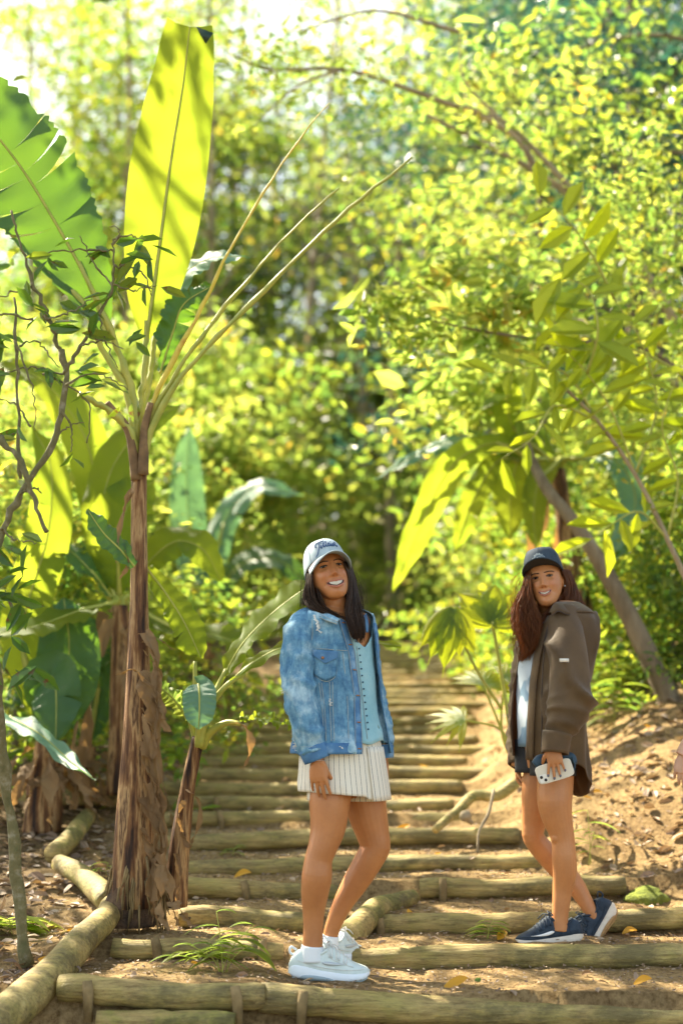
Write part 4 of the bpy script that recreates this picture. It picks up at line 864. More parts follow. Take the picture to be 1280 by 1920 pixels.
def denim():
    m, nt, out = newmat('denim'); p = nt.nodes.new('ShaderNodeBsdfPrincipled')
    a = ramp(nt, noise(nt, 9, 6, .68), [(.34, (.045, .14, .27)), (.5, (.13, .28, .41)), (.62, (.33, .48, .57))])
    d = ramp(nt, noise(nt, 60, 3, .7, stretch=(1, 1, .25)), [(.35, (.72, .76, .82)), (.65, (1.15, 1.15, 1.12))])
    c = mixc(nt, 1, a, d, 'MULTIPLY')
    w_ = ramp(nt, noise(nt, 7, 5, .75, stretch=(1.3, 1.3, .6)), [(.67, (0, 0, 0)), (.73, (.8, .8, .8))]); c = mixc(nt, w_, c, (.52, .60, .66))
    nt.links.new(c, p.inputs['Base Color']); p.inputs['Roughness'].default_value = .85; p.inputs['Specular IOR Level'].default_value = .2
    h = noise(nt, 240, 3, .6); b = bump(nt, h, .35, .003); h2 = noise(nt, 22, 4, .6)
    bb = nt.nodes.new('ShaderNodeBump'); bb.inputs['Strength'].default_value = .5; bb.inputs['Distance'].default_value = .01
    nt.links.new(h2, bb.inputs['Height']); nt.links.new(b, bb.inputs['Normal']); nt.links.new(bb.outputs[0], p.inputs['Normal'])
    nt.links.new(p.outputs[0], out.inputs[0]); return m
MT['denim'] = denim()
MT['denim_dark'] = pmat('denim_dark', [(.3, (.035, .11, .25)), (.55, (.08, .20, .37)), (.75, (.24, .38, .52))], 16, .85, .5, .004, 80)
MT['stitch'] = pmat('pale_stitching', [(.3, (.22, .30, .36)), (.7, (.40, .42, .38))], 60, .8, 0)
MT['frayed'] = pmat('frayed_thread', [(.3, (.55, .58, .58)), (.7, (.72, .72, .68))], 90, .9, .5, .003, 200)
MT['copper'] = pmat('copper_button', [(.3, (.30, .12, .05)), (.7, (.45, .22, .10))], 30, .45, 0, metal=.6)
MT['blouse'] = pmat('turquoise_blouse', [(.3, (.20, .42, .50)), (.7, (.32, .54, .60))], 10, .75, .4, .006, 40)
MT['button_dark'] = pmat('dark_button', [(0, (.04, .10, .16))], 5, .5, 0)
MT['white_sock'] = pmat('white_sock', [(0, (.72, .76, .80))], 5, .9, .3, .002, 200)
MT['shoe_white'] = pmat('pale_mesh', [(.3, (.52, .62, .62)), (.7, (.66, .73, .72))], 30, .7, .3, .002, 220)
MT['sole_white'] = pmat('white_sole', [(.3, (.66, .73, .80)), (.7, (.74, .79, .84))], 10, .55, .15, .003, 40)
MT['sole_grey'] = pmat('grey_sole', [(0, (.30, .38, .42))], 5, .6, 0)
MT['silver'] = pmat('silver_mark', [(0, (.50, .55, .58))], 5, .35, 0, metal=.3)
MT['shoe_navy'] = pmat('navy_mesh', [(.3, (.012, .022, .04)), (.7, (.03, .05, .08))], 40, .75, .4, .002, 220)
MT['sole_beige'] = pmat('beige_sole', [(.3, (.52, .46, .38)), (.7, (.68, .62, .54))], 8, .6, .2, .003, 40, stretch=(1, 1, 4))
MT['sole_gum'] = pmat('gum_sole', [(.3, (.30, .17, .07)), (.7, (.42, .26, .11))], 20, .6, .3, .003, 60)
MT['white_mark'] = pmat('white_mark', [(0, (.80, .80, .80))], 5, .5, 0)
MT['cap_grey'] = pmat('pale_grey_cap', [(.3, (.28, .36, .41)), (.7, (.38, .45, .49))], 40, .9, .4, .002, 260)
MT['thread_navy'] = pmat('navy_thread', [(0, (.015, .06, .17))], 5, .7, 0)
MT['cap_navy'] = pmat('navy_cap', [(.3, (.018, .032, .05)), (.7, (.035, .055, .08))], 30, .85, .4, .002, 260)
MT['cap_under'] = pmat('cap_underside', [(0, (.025, .022, .022))], 5, .9, 0)
MT['thread_pale'] = pmat('pale_thread', [(0, (.45, .55, .60))], 5, .7, 0)
MT['brown_shirt'] = pmat('brown_overshirt', [(.3, (.070, .043, .019)), (.5, (.110, .066, .028)), (.7, (.155, .094, .038))], 6, .6, .35, .008, 22, spec=.35, sheen=.15)
_m = MT['brown_shirt']; _nt = _m.node_tree; _o = [n for n in _nt.nodes if n.type == 'OUTPUT_MATERIAL'][0]; _p = [n for n in _nt.nodes if n.type == 'BSDF_PRINCIPLED'][0]
_t = _nt.nodes.new('ShaderNodeBsdfTranslucent'); _t.inputs[0].default_value = (.42, .20, .06, 1); _x = _nt.nodes.new('ShaderNodeMixShader'); _x.inputs[0].default_value = .22
_nt.links.new(_p.outputs[0], _x.inputs[1]); _nt.links.new(_t.outputs[0], _x.inputs[2]); _nt.links.new(_x.outputs[0], _o.inputs[0])
MT['brown_in'] = pmat('brown_shirt_inside', [(.3, (.05, .035, .026)), (.7, (.08, .055, .04))], 6, .8, .3, .004, 30)
MT['shorts_dark'] = pmat('dark_shorts', [(.3, (.015, .016, .02)), (.7, (.03, .03, .035))], 10, .85, .3, .004, 50)
MT['tee'] = pmat('patterned_tee', [(.40, (.44, .51, .58)), (.50, (.42, .49, .56)), (.54, (.15, .24, .34)), (.7, (.12, .20, .29))], 9, .85, .3, .004, 50, detail=1)
MT['lips'] = pmat('lips', [(0, (.40, .145, .09))], 5, .4, 0); MT['teeth'] = pmat('teeth', [(0, (.52, .50, .43))], 5, .3, 0)
MT['mouth'] = pmat('mouth_inside', [(0, (.06, .015, .012))], 5, .6, 0); MT['eye_white'] = pmat('eye_white', [(0, (.26, .21, .18))], 5, .3, 0)
MT['iris'] = pmat('dark_iris', [(0, (.018, .010, .006))], 5, .15, 0); MT['brow'] = pmat('eyebrow', [(0, (.035, .018, .010))], 5, .8, 0)
MT['phone'] = pmat('phone_back', [(0, (.62, .56, .44))], 5, .25, 0); MT['phone_edge'] = pmat('clear_case', [(0, (.70, .66, .58))], 5, .3, 0)
MT['lens'] = pmat('black_lens', [(0, (.02, .015, .015))], 5, .12, 0); MT['gold'] = pmat('gold', [(0, (.75, .50, .18))], 5, .25, 0, metal=1)
MT['pouch'] = pmat('navy_pouch', [(.3, (.015, .04, .07)), (.7, (.03, .07, .11))], 20, .6, .3, .003, 60); MT['nail'] = pmat('dark_nail', [(0, (.10, .10, .14))], 5, .2, 0)
def stripes():
    m, nt, out = newmat('pinstripe_cotton'); p = nt.nodes.new('ShaderNodeBsdfPrincipled'); tc = nt.nodes.new('ShaderNodeTexCoord'); sx = nt.nodes.new('ShaderNodeSeparateXYZ')
    nt.links.new(tc.outputs['UV'], sx.inputs[0])
    def M(op, a, b=None):
        n = nt.nodes.new('ShaderNodeMath'); n.operation = op
        for k, x in enumerate((a, b)):
            if x is None: continue
            if isinstance(x, (int, float)): n.inputs[k].default_value = x
            else: nt.links.new(x, n.inputs[k])
        return n.outputs[0]
    fr = M('FRACT', M('MULTIPLY', sx.outputs[0], 48.0)); st = M('LESS_THAN', fr, .095)
    c = mixc(nt, st, (.72, .68, .58), (.09, .10, .13)); nt.links.new(c, p.inputs['Base Color']); p.inputs['Roughness'].default_value = .85
    nt.links.new(bump(nt, noise(nt, 30, 4), .35, .005), p.inputs['Normal']); nt.links.new(p.outputs[0], out.inputs[0]); return m
MT['pinstripe'] = stripes()
# ------------------------------------------------------------------ people: head
HT = [(-.117, .004, .066, .004), (-.112, .020, .062, .016), (-.103, .033, .052, .031), (-.088, .044, .040, .047), (-.068, .0555, .026, .062), (-.045, .065, .010, .080), (-.02, .0705, .000, .090), (.01, .073, -.003, .094),
      (.04, .0745, -.007, .096), (.065, .073, -.011, .090), (.088, .062, -.014, .074), (.103, .045, -.016, .053), (.112, .026, -.016, .032), (.117, .003, -.016, .004)]
def hbump(x, y, smile=1.0):
    ax = np.abs(x); g = lambda u, s: np.exp(-(u/s)**2)
    t = np.clip((.022-y)/.050, 0, 1); ridge = lerp(.005, .0245, t**1.3)*(1-sstep(0, 1, (-.028-y)/.013)); ridge = np.where(y > .022, .004*g(y-.022, .012), ridge)
    z = ridge*g(x, .0065+.0055*t)
    z = z+.006*g(ax-.0115, .0055)*g(y+.0335, .0065)
    z = z-.0085*g(ax-.031, .013)*g(y-.010, .0095)*1.3+.003*g(ax-.028, .018)*g(y-.031, .007)
    z = z+(.004+.004*smile)*g(ax-.040, .015)*g(y+.026, .014)-.003*g(ax-.048, .012)*g(y+.062, .016)
    z = z+.0035*g(ax-.034, .016)*g(y+.012, .008)*smile-.0035*g(ax-.033, .012)*g(y+.001, .005)
    z = z+.004*g(x, .022)*g(y+.060, .011)+.007*g(x, .015)*g(y+.098, .012)-.003*g(x, .018)*g(y+.080, .006)
    # fold between nose and mouth corner
    lx = .016+(-.034-y)*.75; z = z-.0038*smile*g(ax-lx, .004)*sstep(-.070, -.060, y)*(1-sstep(-.036, -.028, y))
    return z
_HY = np.linspace(-.117, .117, 400); _HV = np.array([sinterp(HT, y) for y in _HY])
def hsec(y): return np.interp(y, _HY, _HV[:, 0]), np.interp(y, _HY, _HV[:, 1]), np.interp(y, _HY, _HV[:, 2])
def hfront(x, y, smile=1.0):
    w_, zc, d = hsec(y); q = np.clip(1-(np.abs(x)/np.maximum(w_, 1e-4))**2.15, 0, 1)
    return zc+d*q**.5+hbump(x, y, smile)*sstep(0, .35, q**.5)
class Head:
    def __init__(s, px, py, Y, yaw, pitch, roll, sc=1.0, smile=1.0):
        ps, pt, rl = map(math.radians, (yaw, pitch, roll)); f = V(math.sin(ps), -math.cos(ps), 0); r = V(math.cos(ps), math.sin(ps), 0); u = V(0, 0, 1)
        f2 = f*math.cos(pt)+u*math.sin(pt); u2 = u*math.cos(pt)-f*math.sin(pt); u3 = u2*math.cos(rl)-r*math.sin(rl); r3 = r*math.cos(rl)+u2*math.sin(rl)
        s.R = np.stack([r3, u3, f2], 1)*sc; s.c = P(px, py, Y)-s.R@V(0, .011, .094); s.smile = smile; s.sc = sc
    def w(s, q): q = np.asarray(q, float); return s.c+q@s.R.T
    def loc(s, p): return (np.asarray(p)-s.c)@np.linalg.inv(s.R).T
    def skull(s, mb):
        ys = np.concatenate([np.linspace(-.117, -.05, 34), np.linspace(-.048, .05, 60), np.linspace(.052, .117, 24)]); na = 110; G = []
        for y in ys:
            w_, zc, d = hsec(y); row = []
            for a in np.linspace(0, 2*math.pi, na, endpoint=False):
                sx, cz = math.sin(a), math.cos(a); x = w_*np.sign(sx)*abs(sx)**.93
                if cz > 0: z = float(hfront(x, y, s.smile))
                else: z = zc+d*cz*(1.0)
                row.append((x, y, z))
            G.append(row)
        mb.grid(s.w(np.array(G).reshape(-1, 3)).reshape(len(ys), na, 3), closed_v=True, caps=True)
    def patch(s, pts2, off):   # local points (x,y) on the face surface
        p = np.asarray(pts2, float); z = hfront(p[..., 0], p[..., 1], s.smile)+off
        return s.w(np.stack([p[..., 0], p[..., 1], z], -1).reshape(-1, 3)).reshape(p.shape[:-1]+(3,))
    def features(s, root, hw=.031, gap=.010, lift=.010, eye=.0045):
        # mouth
        xs = np.linspace(-1, 1, 25); yu = -.0585+lift*xs**2-.0012*(np.abs(xs) < .15); yl = yu-gap*np.sqrt(np.clip(1-xs**2, 0, 1))-.0003
        X = xs*hw
        g = np.stack([np.stack([X, lerp(yu, yl, t)], -1) for t in np.linspace(0, 1, 5)], 0); m = MB(); m.grid(s.patch(g, .0016)); m.build('mouth', MT['mouth'], root)
        X2 = xs*hw*.74; yu2 = np.interp(X2, X, yu); yl2 = np.maximum(np.interp(X2, X, yl), yu2-gap*.82*np.sqrt(np.clip(1-xs**2, 0, 1)))
        g = np.stack([np.stack([X2, lerp(yu2, yl2, t)], -1) for t in np.linspace(0, 1, 5)], 0); m = MB(); m.grid(s.patch(g, .0020)); m.build('teeth', MT['teeth'], root)
        m = MB(); c = s.patch(np.stack([X*1.03, yu+.0028], -1), .0018); m.tube(c, .0029*np.sqrt(np.clip(1.02-xs**2, 0, 1))+.0004, 8); c = s.patch(np.stack([X*.98, yl-.0030], -1), .0014); m.tube(c, .0040*np.clip(1.02-xs**2, 0, 1)**.7+.0004, 8); m.build('lips', MT['lips'], root)
        for sd in (-1, 1):
            cx = .031*sd; t = np.linspace(-1, 1, 15); top = .0105+eye*(1-t**2)+.0008*t*sd; bot = .0105-eye*.72*(1-t**2)+.0008*t*sd
            x = cx+t*.0135
            g = np.stack([np.stack([x, lerp(top, bot, q)], -1) for q in np.linspace(0, 1, 5)], 0); m = MB(); G = s.patch(g, .0032); m.grid(G); e = m.build('eye', MT['eye_white'], root)
            m = MB(); a = np.linspace(0, 2*math.pi, 17)[:-1]; rr = eye*1.3
            ring = np.stack([cx+np.cos(a)*rr, np.clip(.0108+np.sin(a)*rr, .0105-eye*.68, .0105+eye*.93)], -1); pts = s.patch(ring, .0040); m.add(pts, [tuple(range(16))]); m.build('iris', MT['iris'], e, smooth=False)
            m = MB(); m.tube(s.patch(np.stack([x, top+.0004], -1), .0038), [.0006]+[.0019]*13+[.0009], 6); m.tube(s.patch(np.stack([x, bot], -1), .0034), .0005, 5); m.build('eyelashes', MT['brow'], root)
            t = np.linspace(0, 1, 12); bx = sd*lerp(.011, .051, t); by = .0255+.0060*np.sin(t*2.2)-.004*t
            m = MB(); m.tube(s.patch(np.stack([bx, by], -1), .0006), [.0046*math.sin(math.pi*min(.97, q*.85+.16))**.6 for q in t], 8, ry=.0022); m.build('eyebrow', MT['brow'], root)
            m = MB(); q = s.w([sd*.0065, -.0365, float(hfront(.0065, -.0365))+.0012]); m.ball(q, (.0022, .0016, .0012), 6, 8); m.build('nostril', MT['mouth'], root)
    def scalp(s, mb, k=1.06, y0=-.10, y1=.11, a0=62):
        ys = np.linspace(y0, y1, 22); G = []
        for y in ys:
            w_, zc, d = hsec(max(y, -.02)) if y < -.02 else hsec(y); row = []
            for a in np.radians(np.linspace(a0, 360-a0, 40)): row.append((w_*k*math.sin(a), y, zc+d*k*math.cos(a)))
            G.append(row)
        mb.grid(s.w(np.array(G).reshape(-1, 3)).reshape(22, 40, 3))
    def ear(s, mb, sd):
        R = s.R/s.sc; mb.ball(s.w([sd*.073, -.008, -.008]), (.006, .027, .016), 12, 14, R); mb.ball(s.w([sd*.078, .004, -.012]), (.005, .017, .013), 10, 12, R)
    # cap surface: angle th from the front, u 0..1 from edge to crown
    def cap_pt(s, th, u, off=0, tall=.142, rx=.083, rzf=.104, back=.015, front=.048, flat=.55, rot=0):
        y0 = lerp(back, front, .5+.5*math.cos(th)); cu = math.cos(u*math.pi/2)**flat; su = math.sin(u*math.pi/2)
        x = (rx+off)*math.sin(th)*cu; z = -.012+(rzf+off)*math.cos(th)*cu*(1 if math.cos(th) > 0 else .98); cr, sr = math.cos(rot), math.sin(rot); zz = z+.012; return (x*cr+zz*sr, lerp(y0, tall+off, su**1.15), zz*cr-x*sr-.012)
def build_cap(H, root_label, mat, under, brim_len, brim_drop, brim_curve, kw, emblem, ang=64, panels=True, label=None, brimw=1.0):
    r = thing('cap', label, 'cap', tuple(H.w([0, .06, 0]))); m = MB(); nu, nv = 20, 56
    G = [[H.w(H.cap_pt(th, u, .0012*abs(math.cos(3*th))**.1, **kw)) for th in np.linspace(0, 2*math.pi, nv, endpoint=False)] for u in np.linspace(0, .995, nu)]
    m.grid(np.array(G), closed_v=True); o = m.build('crown', MT[mat], r); thick(o, .003, -1)
    m = MB(); m.ball(H.w(H.cap_pt(0, 1, .001, **kw)), (.007, .007, .004), 6, 10); m.build('top_button', MT[mat], r)
    for k in range(6):
        th = k*math.pi/3+math.pi/6*(0); mm = MB(); mm.tube([H.w(H.cap_pt(th, u, .002, **kw)) for u in np.linspace(.02, .97, 14)], .0008, 4); mm.build('seam', MT[mat], r)
    m = MB(); NS, NT = 36, 10; A = math.radians(ang); rows_t = []; 
    for j, t in enumerate(np.linspace(0, 1, NT)):
        row = []
        for th in np.linspace(-A, A, NS):
            b = V(*H.cap_pt(th, .03, .0, **kw)); q = math.cos(th/A*math.pi/2); ext = brim_len*max(q, 0)**brimw
            p = b+V(math.sin(th)*ext*.10*t, 0, ext*t); p[1] += -brim_drop*t*ext/brim_len-brim_curve*(p[0]/.08)**2*(.35+.65*t)*1; row.append(H.w(p))
        rows_t.append(row)
    G = np.array(rows_t); m.grid(G); o = m.build('brim', MT[mat], r); thick(o, .003, 1)
    m = MB(); G2 = G-(H.R[:, 1]/H.sc)*.0036; m.grid(G2); m.build('brim_underside', MT[under], r)
    m = MB(); m.tube(G[-1], .0022, 6); m.build('brim_edge', MT[mat], r)
    emblem(H, r, kw); return r
def stroke(H, m, pts, kw, cx, cu, sx, su, r, th0=0.0):
    pp = [H.w(H.cap_pt(th0+cx+x*sx, cu+y*su, .0022, **kw)) for x, y in pts]; m.tube(spline(pp, max(8, len(pts)*4)) if len(pts) > 2 else pp, r, 5)
def emblem_script(H, root, kw):
    """script lettering: Titleist"""
    m = MB(); a = dict(kw=kw, cx=-.62, cu=.27, sx=.195, su=.20, r=.0020)
    S = lambda pts: stroke(H, m, pts, a['kw'], a['cx'], a['cu'], a['sx'], a['su'], a['r'])
    S([(-.3, .75), (0, 1.15), (.6, 1.25), (1.5, 1.3), (2.4, 1.35)]); S([(.9, 1.25), (.75, .6), (.45, -.1), (.0, -.7), (-.5, -1.05)]); S([(-.3, .75), (-.2, .5), (.15, .55)])
    S([(1.0, .1), (1.25, .55), (1.15, .0), (1.35, -.05), (1.75, .5)]); S([(1.3, .85), (1.36, .88)])
    S([(1.7, .3), (2.05, 1.0), (1.85, .1), (2.1, 0), (2.4, .45)]); S([(1.7, .68), (2.2, .72)])
    S([(2.35, .3), (2.85, 1.15), (2.65, 1.2), (2.5, .2), (2.75, 0), (3.1, .4)])
    S([(2.95, .35), (3.4, .5), (3.35, .7), (3.1, .55), (3.05, .15), (3.3, .02), (3.65, .35)])
    S([(3.65, .1), (3.85, .55), (3.78, .05), (4.0, 0), (4.3, .45)]); S([(3.92, .85), (3.98, .88)])
    S([(4.25, .2), (4.5, .62), (4.7, .25), (4.45, .0), (4.2, .1)]); S([(4.7, .1), (5.0, .4)])
    S([(5.0, .3), (5.35, 1.0), (5.15, .1), (5.45, 0), (5.8, .3)]); S([(5.0, .68), (5.6, .72)])
    m.build('lettering', MT['thread_navy'], root)
def emblem_sun(H, root, kw):
    m = MB(); r = .0011; c = dict(kw=kw, cx=-.02, cu=.17, sx=.20, su=.15, r=r)
    S = lambda pts, rr=r: stroke(H, m, pts, c['kw'], c['cx'], c['cu'], c['sx'], c['su'], rr)
    S([(math.cos(a)*.95, math.sin(a)*.95) for a in np.linspace(-.1, math.pi+.1, 12)], .0012)
    for k, a in enumerate(np.linspace(-.15, math.pi+.15, 17)): S([(math.cos(a)*1.15, math.sin(a)*1.15), (math.cos(a)*(1.7+.15*(k % 2)), math.sin(a)*(1.7+.15*(k % 2)))], .0009)
    for y in np.linspace(-.25, .55, 9):     # pale mountain range with two peaks
        for (px_, hh) in ((-.42, .45), (.40, .50)):
            w_ = max(0, (hh+.1-y))*.78
            if w_ > .03: S([(px_-min(w_, .55), y), (px_+min(w_, .55), y)], .0014)
    m.build('emblem', MT['thread_pale'], root)
# hair
def locks(mb, A, B, n, r, seed, wave=.006, wf=3.0, depth=.02, seg=16, flare=0, ln=(.8, 1.0)):
    rs = np.random.RandomState(seed); A = spline(A, seg); B = spline(B, seg); t = np.linspace(0, 1, seg)
    for k in range(n):
        s = rs.uniform(0, 1); e = rs.uniform(*ln); c = lerp(A, B, s); dy = rs.uniform(-1, 1)*depth
        i = t*e*(seg-1); c = np.stack([np.interp(i, np.arange(seg), c[:, q]) for q in range(3)], -1); ph = rs.uniform(0, 6.28)+s*4; amp = wave*rs.uniform(.4, 1.3)
        c = c+np.stack([np.sin(t*wf*6.28+ph)*amp*t+flare*(s-.5)*t*t, dy+np.cos(t*wf*5+ph)*amp*t, np.zeros(seg)], -1)
        mb.tube(c, r*rs.uniform(.6, 1.2)*(1-.75*t**2.5), 4)
def hand(mb, wr, d, n, thumb, sc=1.0, curl=(.35, .4, .45, .5), tc=.3, spread=.05, tout=.62):
    """wr wrist, d towards the fingertips, n palm side, thumb = direction of the thumb side"""
    d = nrm(d); n = nrm(n-np.dot(n, d)*d); th = nrm(thumb-np.dot(thumb, d)*d-np.dot(thumb, n)*n); tips = []
    pts = [wr-d*.02*sc, wr+d*.012*sc, wr+d*.04*sc, wr+d*.07*sc, wr+d*.088*sc]; mb.tube(pts, np.array([.022, .027, .037, .040, .034])*sc, 14, ry=np.array([.018, .017, .0155, .0135, .010])*sc, side=th)
    for k in range(4):
        off = (.0285-.019*k)*sc; L = (.068, .077, .071, .056)[k]*sc; r = (.0083, .0086, .0082, .0072)[k]*sc; dd = nrm(d+th*spread*(1.5-k)); p = wr+d*(.076, .082, .079, .072)[k]*sc+th*off; P_ = [p-dd*.012*sc, p]; R_ = [r*1.05, r*1.1]; a = 0
        for j, f in enumerate((.45, .31, .24)):
            a += curl[k]*(.8, 1.0, .7)[j]; q = dd*math.cos(a)+n*math.sin(a); p = p+q*L*f; P_.append(p); R_.append(r*(.98, .9, .74)[j])
        mb.tube(spline(P_, 14), np.interp(np.linspace(0, 1, 14), np.linspace(0, 1, 5), R_), 10); mb.ball(P_[-1], r*.72, 6, 8); tips.append((P_[-1], q))
    p = wr+d*.018*sc+th*.022*sc; q = nrm(d*.72+th*tout+n*.25); P_ = [p-q*.012*sc, p+q*.015*sc, p+q*.040*sc]; q2 = nrm(q+d*.35+n*tc); P_ += [P_[-1]+q2*.028*sc]; q3 = nrm(q2+n*tc*.6+d*.2); P_ += [P_[-1]+q3*.022*sc]
    mb.tube(spline(P_, 14), np.interp(np.linspace(0, 1, 14), np.linspace(0, 1, 5), np.array([.013, .0135, .0115, .0098, .0075])*sc), 10); mb.ball(P_[-1], .0075*sc, 6, 8)
    return tips
def limb(mb, pts, side=None, flat=1.0, n=22):
    """pts: (px,py,Y,width px)"""
    C = np.array([P(a, b, c) for a, b, c, w_ in pts]); R = np.array([w_/2*mpp(p) for (a, b, c, w_), p in zip(pts, C)])
    S = spline(np.c_[C, R], n*2); mb.tube(S[:, :3], S[:, 3], 22, ry=S[:, 3]*flat); return S
def finish_body(mb, root, mat, H=None, voxel=.0029, smooth=3):
    o = mb.build('body', MT[mat], root); r = o.modifiers.new('remesh', 'REMESH'); r.mode = 'VOXEL'; r.voxel_size = voxel; r.use_smooth_shade = True
    s = o.modifiers.new('smooth', 'SMOOTH'); s.factor = .5; s.iterations = smooth; bake(o); o.data.materials.clear(); o.data.materials.append(MT[mat])
    o.data.polygons.foreach_set('use_smooth', [True]*len(o.data.polygons))
    n = len(o.data.vertices); co = np.zeros(n*3); o.data.vertices.foreach_get('co', co); co = co.reshape(-1, 3)+wloc(root); b = np.zeros(n)
    if H is not None:
        q = H.loc(co); b = .35*np.exp(-((np.abs(q[:, 0])-.040)/.018)**2-((q[:, 1]+.025)/.018)**2)*(q[:, 2] > 0)+.25*np.exp(-(q[:, 0]/.014)**2-((q[:, 1]+.028)/.012)**2)*(q[:, 2] > .05)
    at = o.data.attributes.new('blush', 'FLOAT', 'POINT'); at.data.foreach_set('value', b.astype(np.float32)); return o
class Torso:
    """garment / trunk surface; phi 0 = front, +90 = her left"""
    def __init__(s, cpts, yaw, tab):
        s.C = [P(*q) for q in cpts]; s.z = [c[2] for c in s.C]; ps = math.radians(yaw); s.F = V(math.sin(ps), -math.cos(ps), 0); s.L = V(math.cos(ps), math.sin(ps), 0); s.tab = tab   # tab: (py, a, b)
        s.cp = np.array([[q[1], *c] for q, c in zip(cpts, s.C)]); s.cp = s.cp[np.argsort(s.cp[:, 0])]
        s.tab = sorted(tab)
    def __call__(s, phi, py, off=0.0, e=.9):
        c = sinterp(s.cp, py); a, b = sinterp(s.tab, py); cp, sp = math.cos(phi), math.sin(phi)
        return c+s.F*(b+off)*np.sign(cp)*abs(cp)**e+s.L*(a+off)*np.sign(sp)*abs(sp)**e
    def phi_at(s, px, py, lo=-70, hi=80):
        d = np.radians(np.linspace(lo, hi, 601)); c = sinterp(s.cp, py); a, b = sinterp(s.tab, py); cp, sp = np.cos(d), np.sin(d)
        p = c+np.outer(b*np.sign(cp)*np.abs(cp)**.9, s.F)+np.outer(a*np.sign(sp)*np.abs(sp)**.9, s.L)-CAM; x = 640+FPX*p[:, 0]/(p@FW)
        return float(d[np.argmin(np.abs(x-px))])
    def at(s, px, py, off=0): return s(s.phi_at(px, py), py, off)
def wrinkle(G, amp, freq=(14, 14, 30), seed=0, mask=None):
    G = np.array(G); du = np.gradient(G, axis=0); dv = np.gradient(G, axis=1); n = np.cross(du, dv); n /= np.linalg.norm(n, axis=2)[..., None]+1e-12
    d = fbm(G[..., 0]*freq[0], G[..., 1]*freq[1], G[..., 2]*freq[2], seed, 2); d = (np.clip(1-np.abs(d)*1.5, 0, 1)**3-.25)*amp
    if mask is not None: d = d*mask
    return G+n*d[..., None]*SG(G, n)
def SG(G, n): 
    c = G.reshape(-1, 3).mean(0); return 1.0 if np.sum((G-c)*n) > 0 else -1.0
def shoe(root, heel, d, up, L, mats, W=1.0, name='shoe', logo=None, tab=None):
    d = nrm(d); up = nrm(up-np.dot(up, d)*d); s = np.cross(up, d)
    T = tab; r = root; sh = MB(); so = MB(); ns = 26; Gu = []; Gs = []
    for t in np.linspace(0, 1, ns):
        zb, zs, zu, hw = sinterp(T, t); hw = hw*W; zu = max(zu, zs+.004); c = heel+d*L*t; row = []
        for a in np.linspace(0, 2*math.pi, 20, endpoint=False):
            x = math.cos(a); z = math.sin(a); y_ = (zs-.004)+(zu-zs+.004)*(max(z, 0)**.75 if z > 0 else 0)*(1) if z > 0 else zs-.008
            nw = hw*(1-.42*np.clip((y_-zs)/.09, 0, 1)); row.append(c+up*y_+s*np.sign(x)*abs(x)**.6*nw*.93)
        Gu.append(row); row = []
        for a in np.linspace(0, 2*math.pi, 20, endpoint=False):
            x = np.sign(math.cos(a))*abs(math.cos(a))**.4; z = np.sign(math.sin(a))*abs(math.sin(a))**.5; row.append(c+up*lerp(zb, zs, .5+.5*z)+s*x*(hw+.004-.004*z))
        Gs.append(row)
    sh.grid(np.array(Gu), closed_v=True, caps=True); o = sh.build('upper', MT[mats[0]], r); so.grid(np.array(Gs), closed_v=True, caps=True); so.build('sole', MT[mats[1]], r)
    ot = MB(); G = []
    for t in np.linspace(.05, .97, 20):
        zb, zs, zu, hw = sinterp(T, t); c = heel+d*L*t; G.append([c+up*(zb-.002)+s*x*hw*W*.98 for x in (-1, -.5, 0, .5, 1)])
    ot.grid(np.array(G)); thick(ot.build('outsole', MT[mats[2]], r), .006)
    def side(t, h, sd=1, off=.003):
        zb, zs, zu, hw = sinterp(T, t); y_ = lerp(zs, zu, h); nw = hw*W*(1-.42*np.clip((y_-zs)/.09, 0, 1))*math.cos(math.asin(min(1, h**1.33)))**.6*.93; return heel+d*L*t+up*y_+s*sd*(nw+off)
    # seams, mudguard line and a contrasting arch panel
    for sg in (-1, 1):
        m = MB(); m.tube(spline([side(t, h_, sg, .001) for t, h_ in ((.12, .25), (.25, .12), (.45, .10), (.7, .18), (.85, .42), (.93, .55))], 20), .0013, 5); m.tube(spline([side(t, h_, sg, .001) for t, h_ in ((.46, .92), (.52, .55), (.66, .50), (.80, .62))], 16), .0013, 5); m.tube(spline([side(t, h_, sg, .001) for t, h_ in ((.16, .9), (.22, .5), (.20, .15))], 12), .0013, 5); m.build('upper_seam', MT[mats[3]], r)
        G = []
        for t in np.linspace(.14, .58, 14):
            zb, zs, zu, hw = sinterp(T, t); k_ = math.sin(math.pi*(t-.14)/.44)**.4; G.append([heel+d*L*t+up*lerp(zb, zs, q)+s*sg*(hw*W+.0055) for q in (.10, .10+.34*k_+.01)])
        m = MB(); m.grid(np.array(G)); thick(m.build('arch_panel', MT[mats[2]], r), .002)
    # laces over the instep
    m = MB()
    for k, t in enumerate(np.linspace(.50, .72, 6)):
        pts = [side(t+.01*(q if k % 2 else -q), .93-abs(q)*.38, np.sign(q) or 1, .002)*(1) for q in (-1, -.6)]+[heel+d*L*t+up*(sinterp(T, t)[2]+.003)]+[side(t+.01*(q if k % 2 else -q), .93-abs(q)*.38, 1, .002) for q in (.6, 1)]
        m.tube(spline(pts, 12), .0026, 5)
    tt = heel+d*L*.50+up*(sinterp(T, .50)[2]+.004)
    for sg in (-1, 1): m.tube(spline([tt, tt+s*sg*.02+up*.012, tt+s*sg*.028-d*.012, tt+s*sg*.004], 10), .0022, 5); m.tube(spline([tt, tt+s*sg*.02+d*.02, tt+s*sg*.03+d*.04-up*.02], 8), .0022, 5)
    m.build('laces', MT[mats[3]], r)
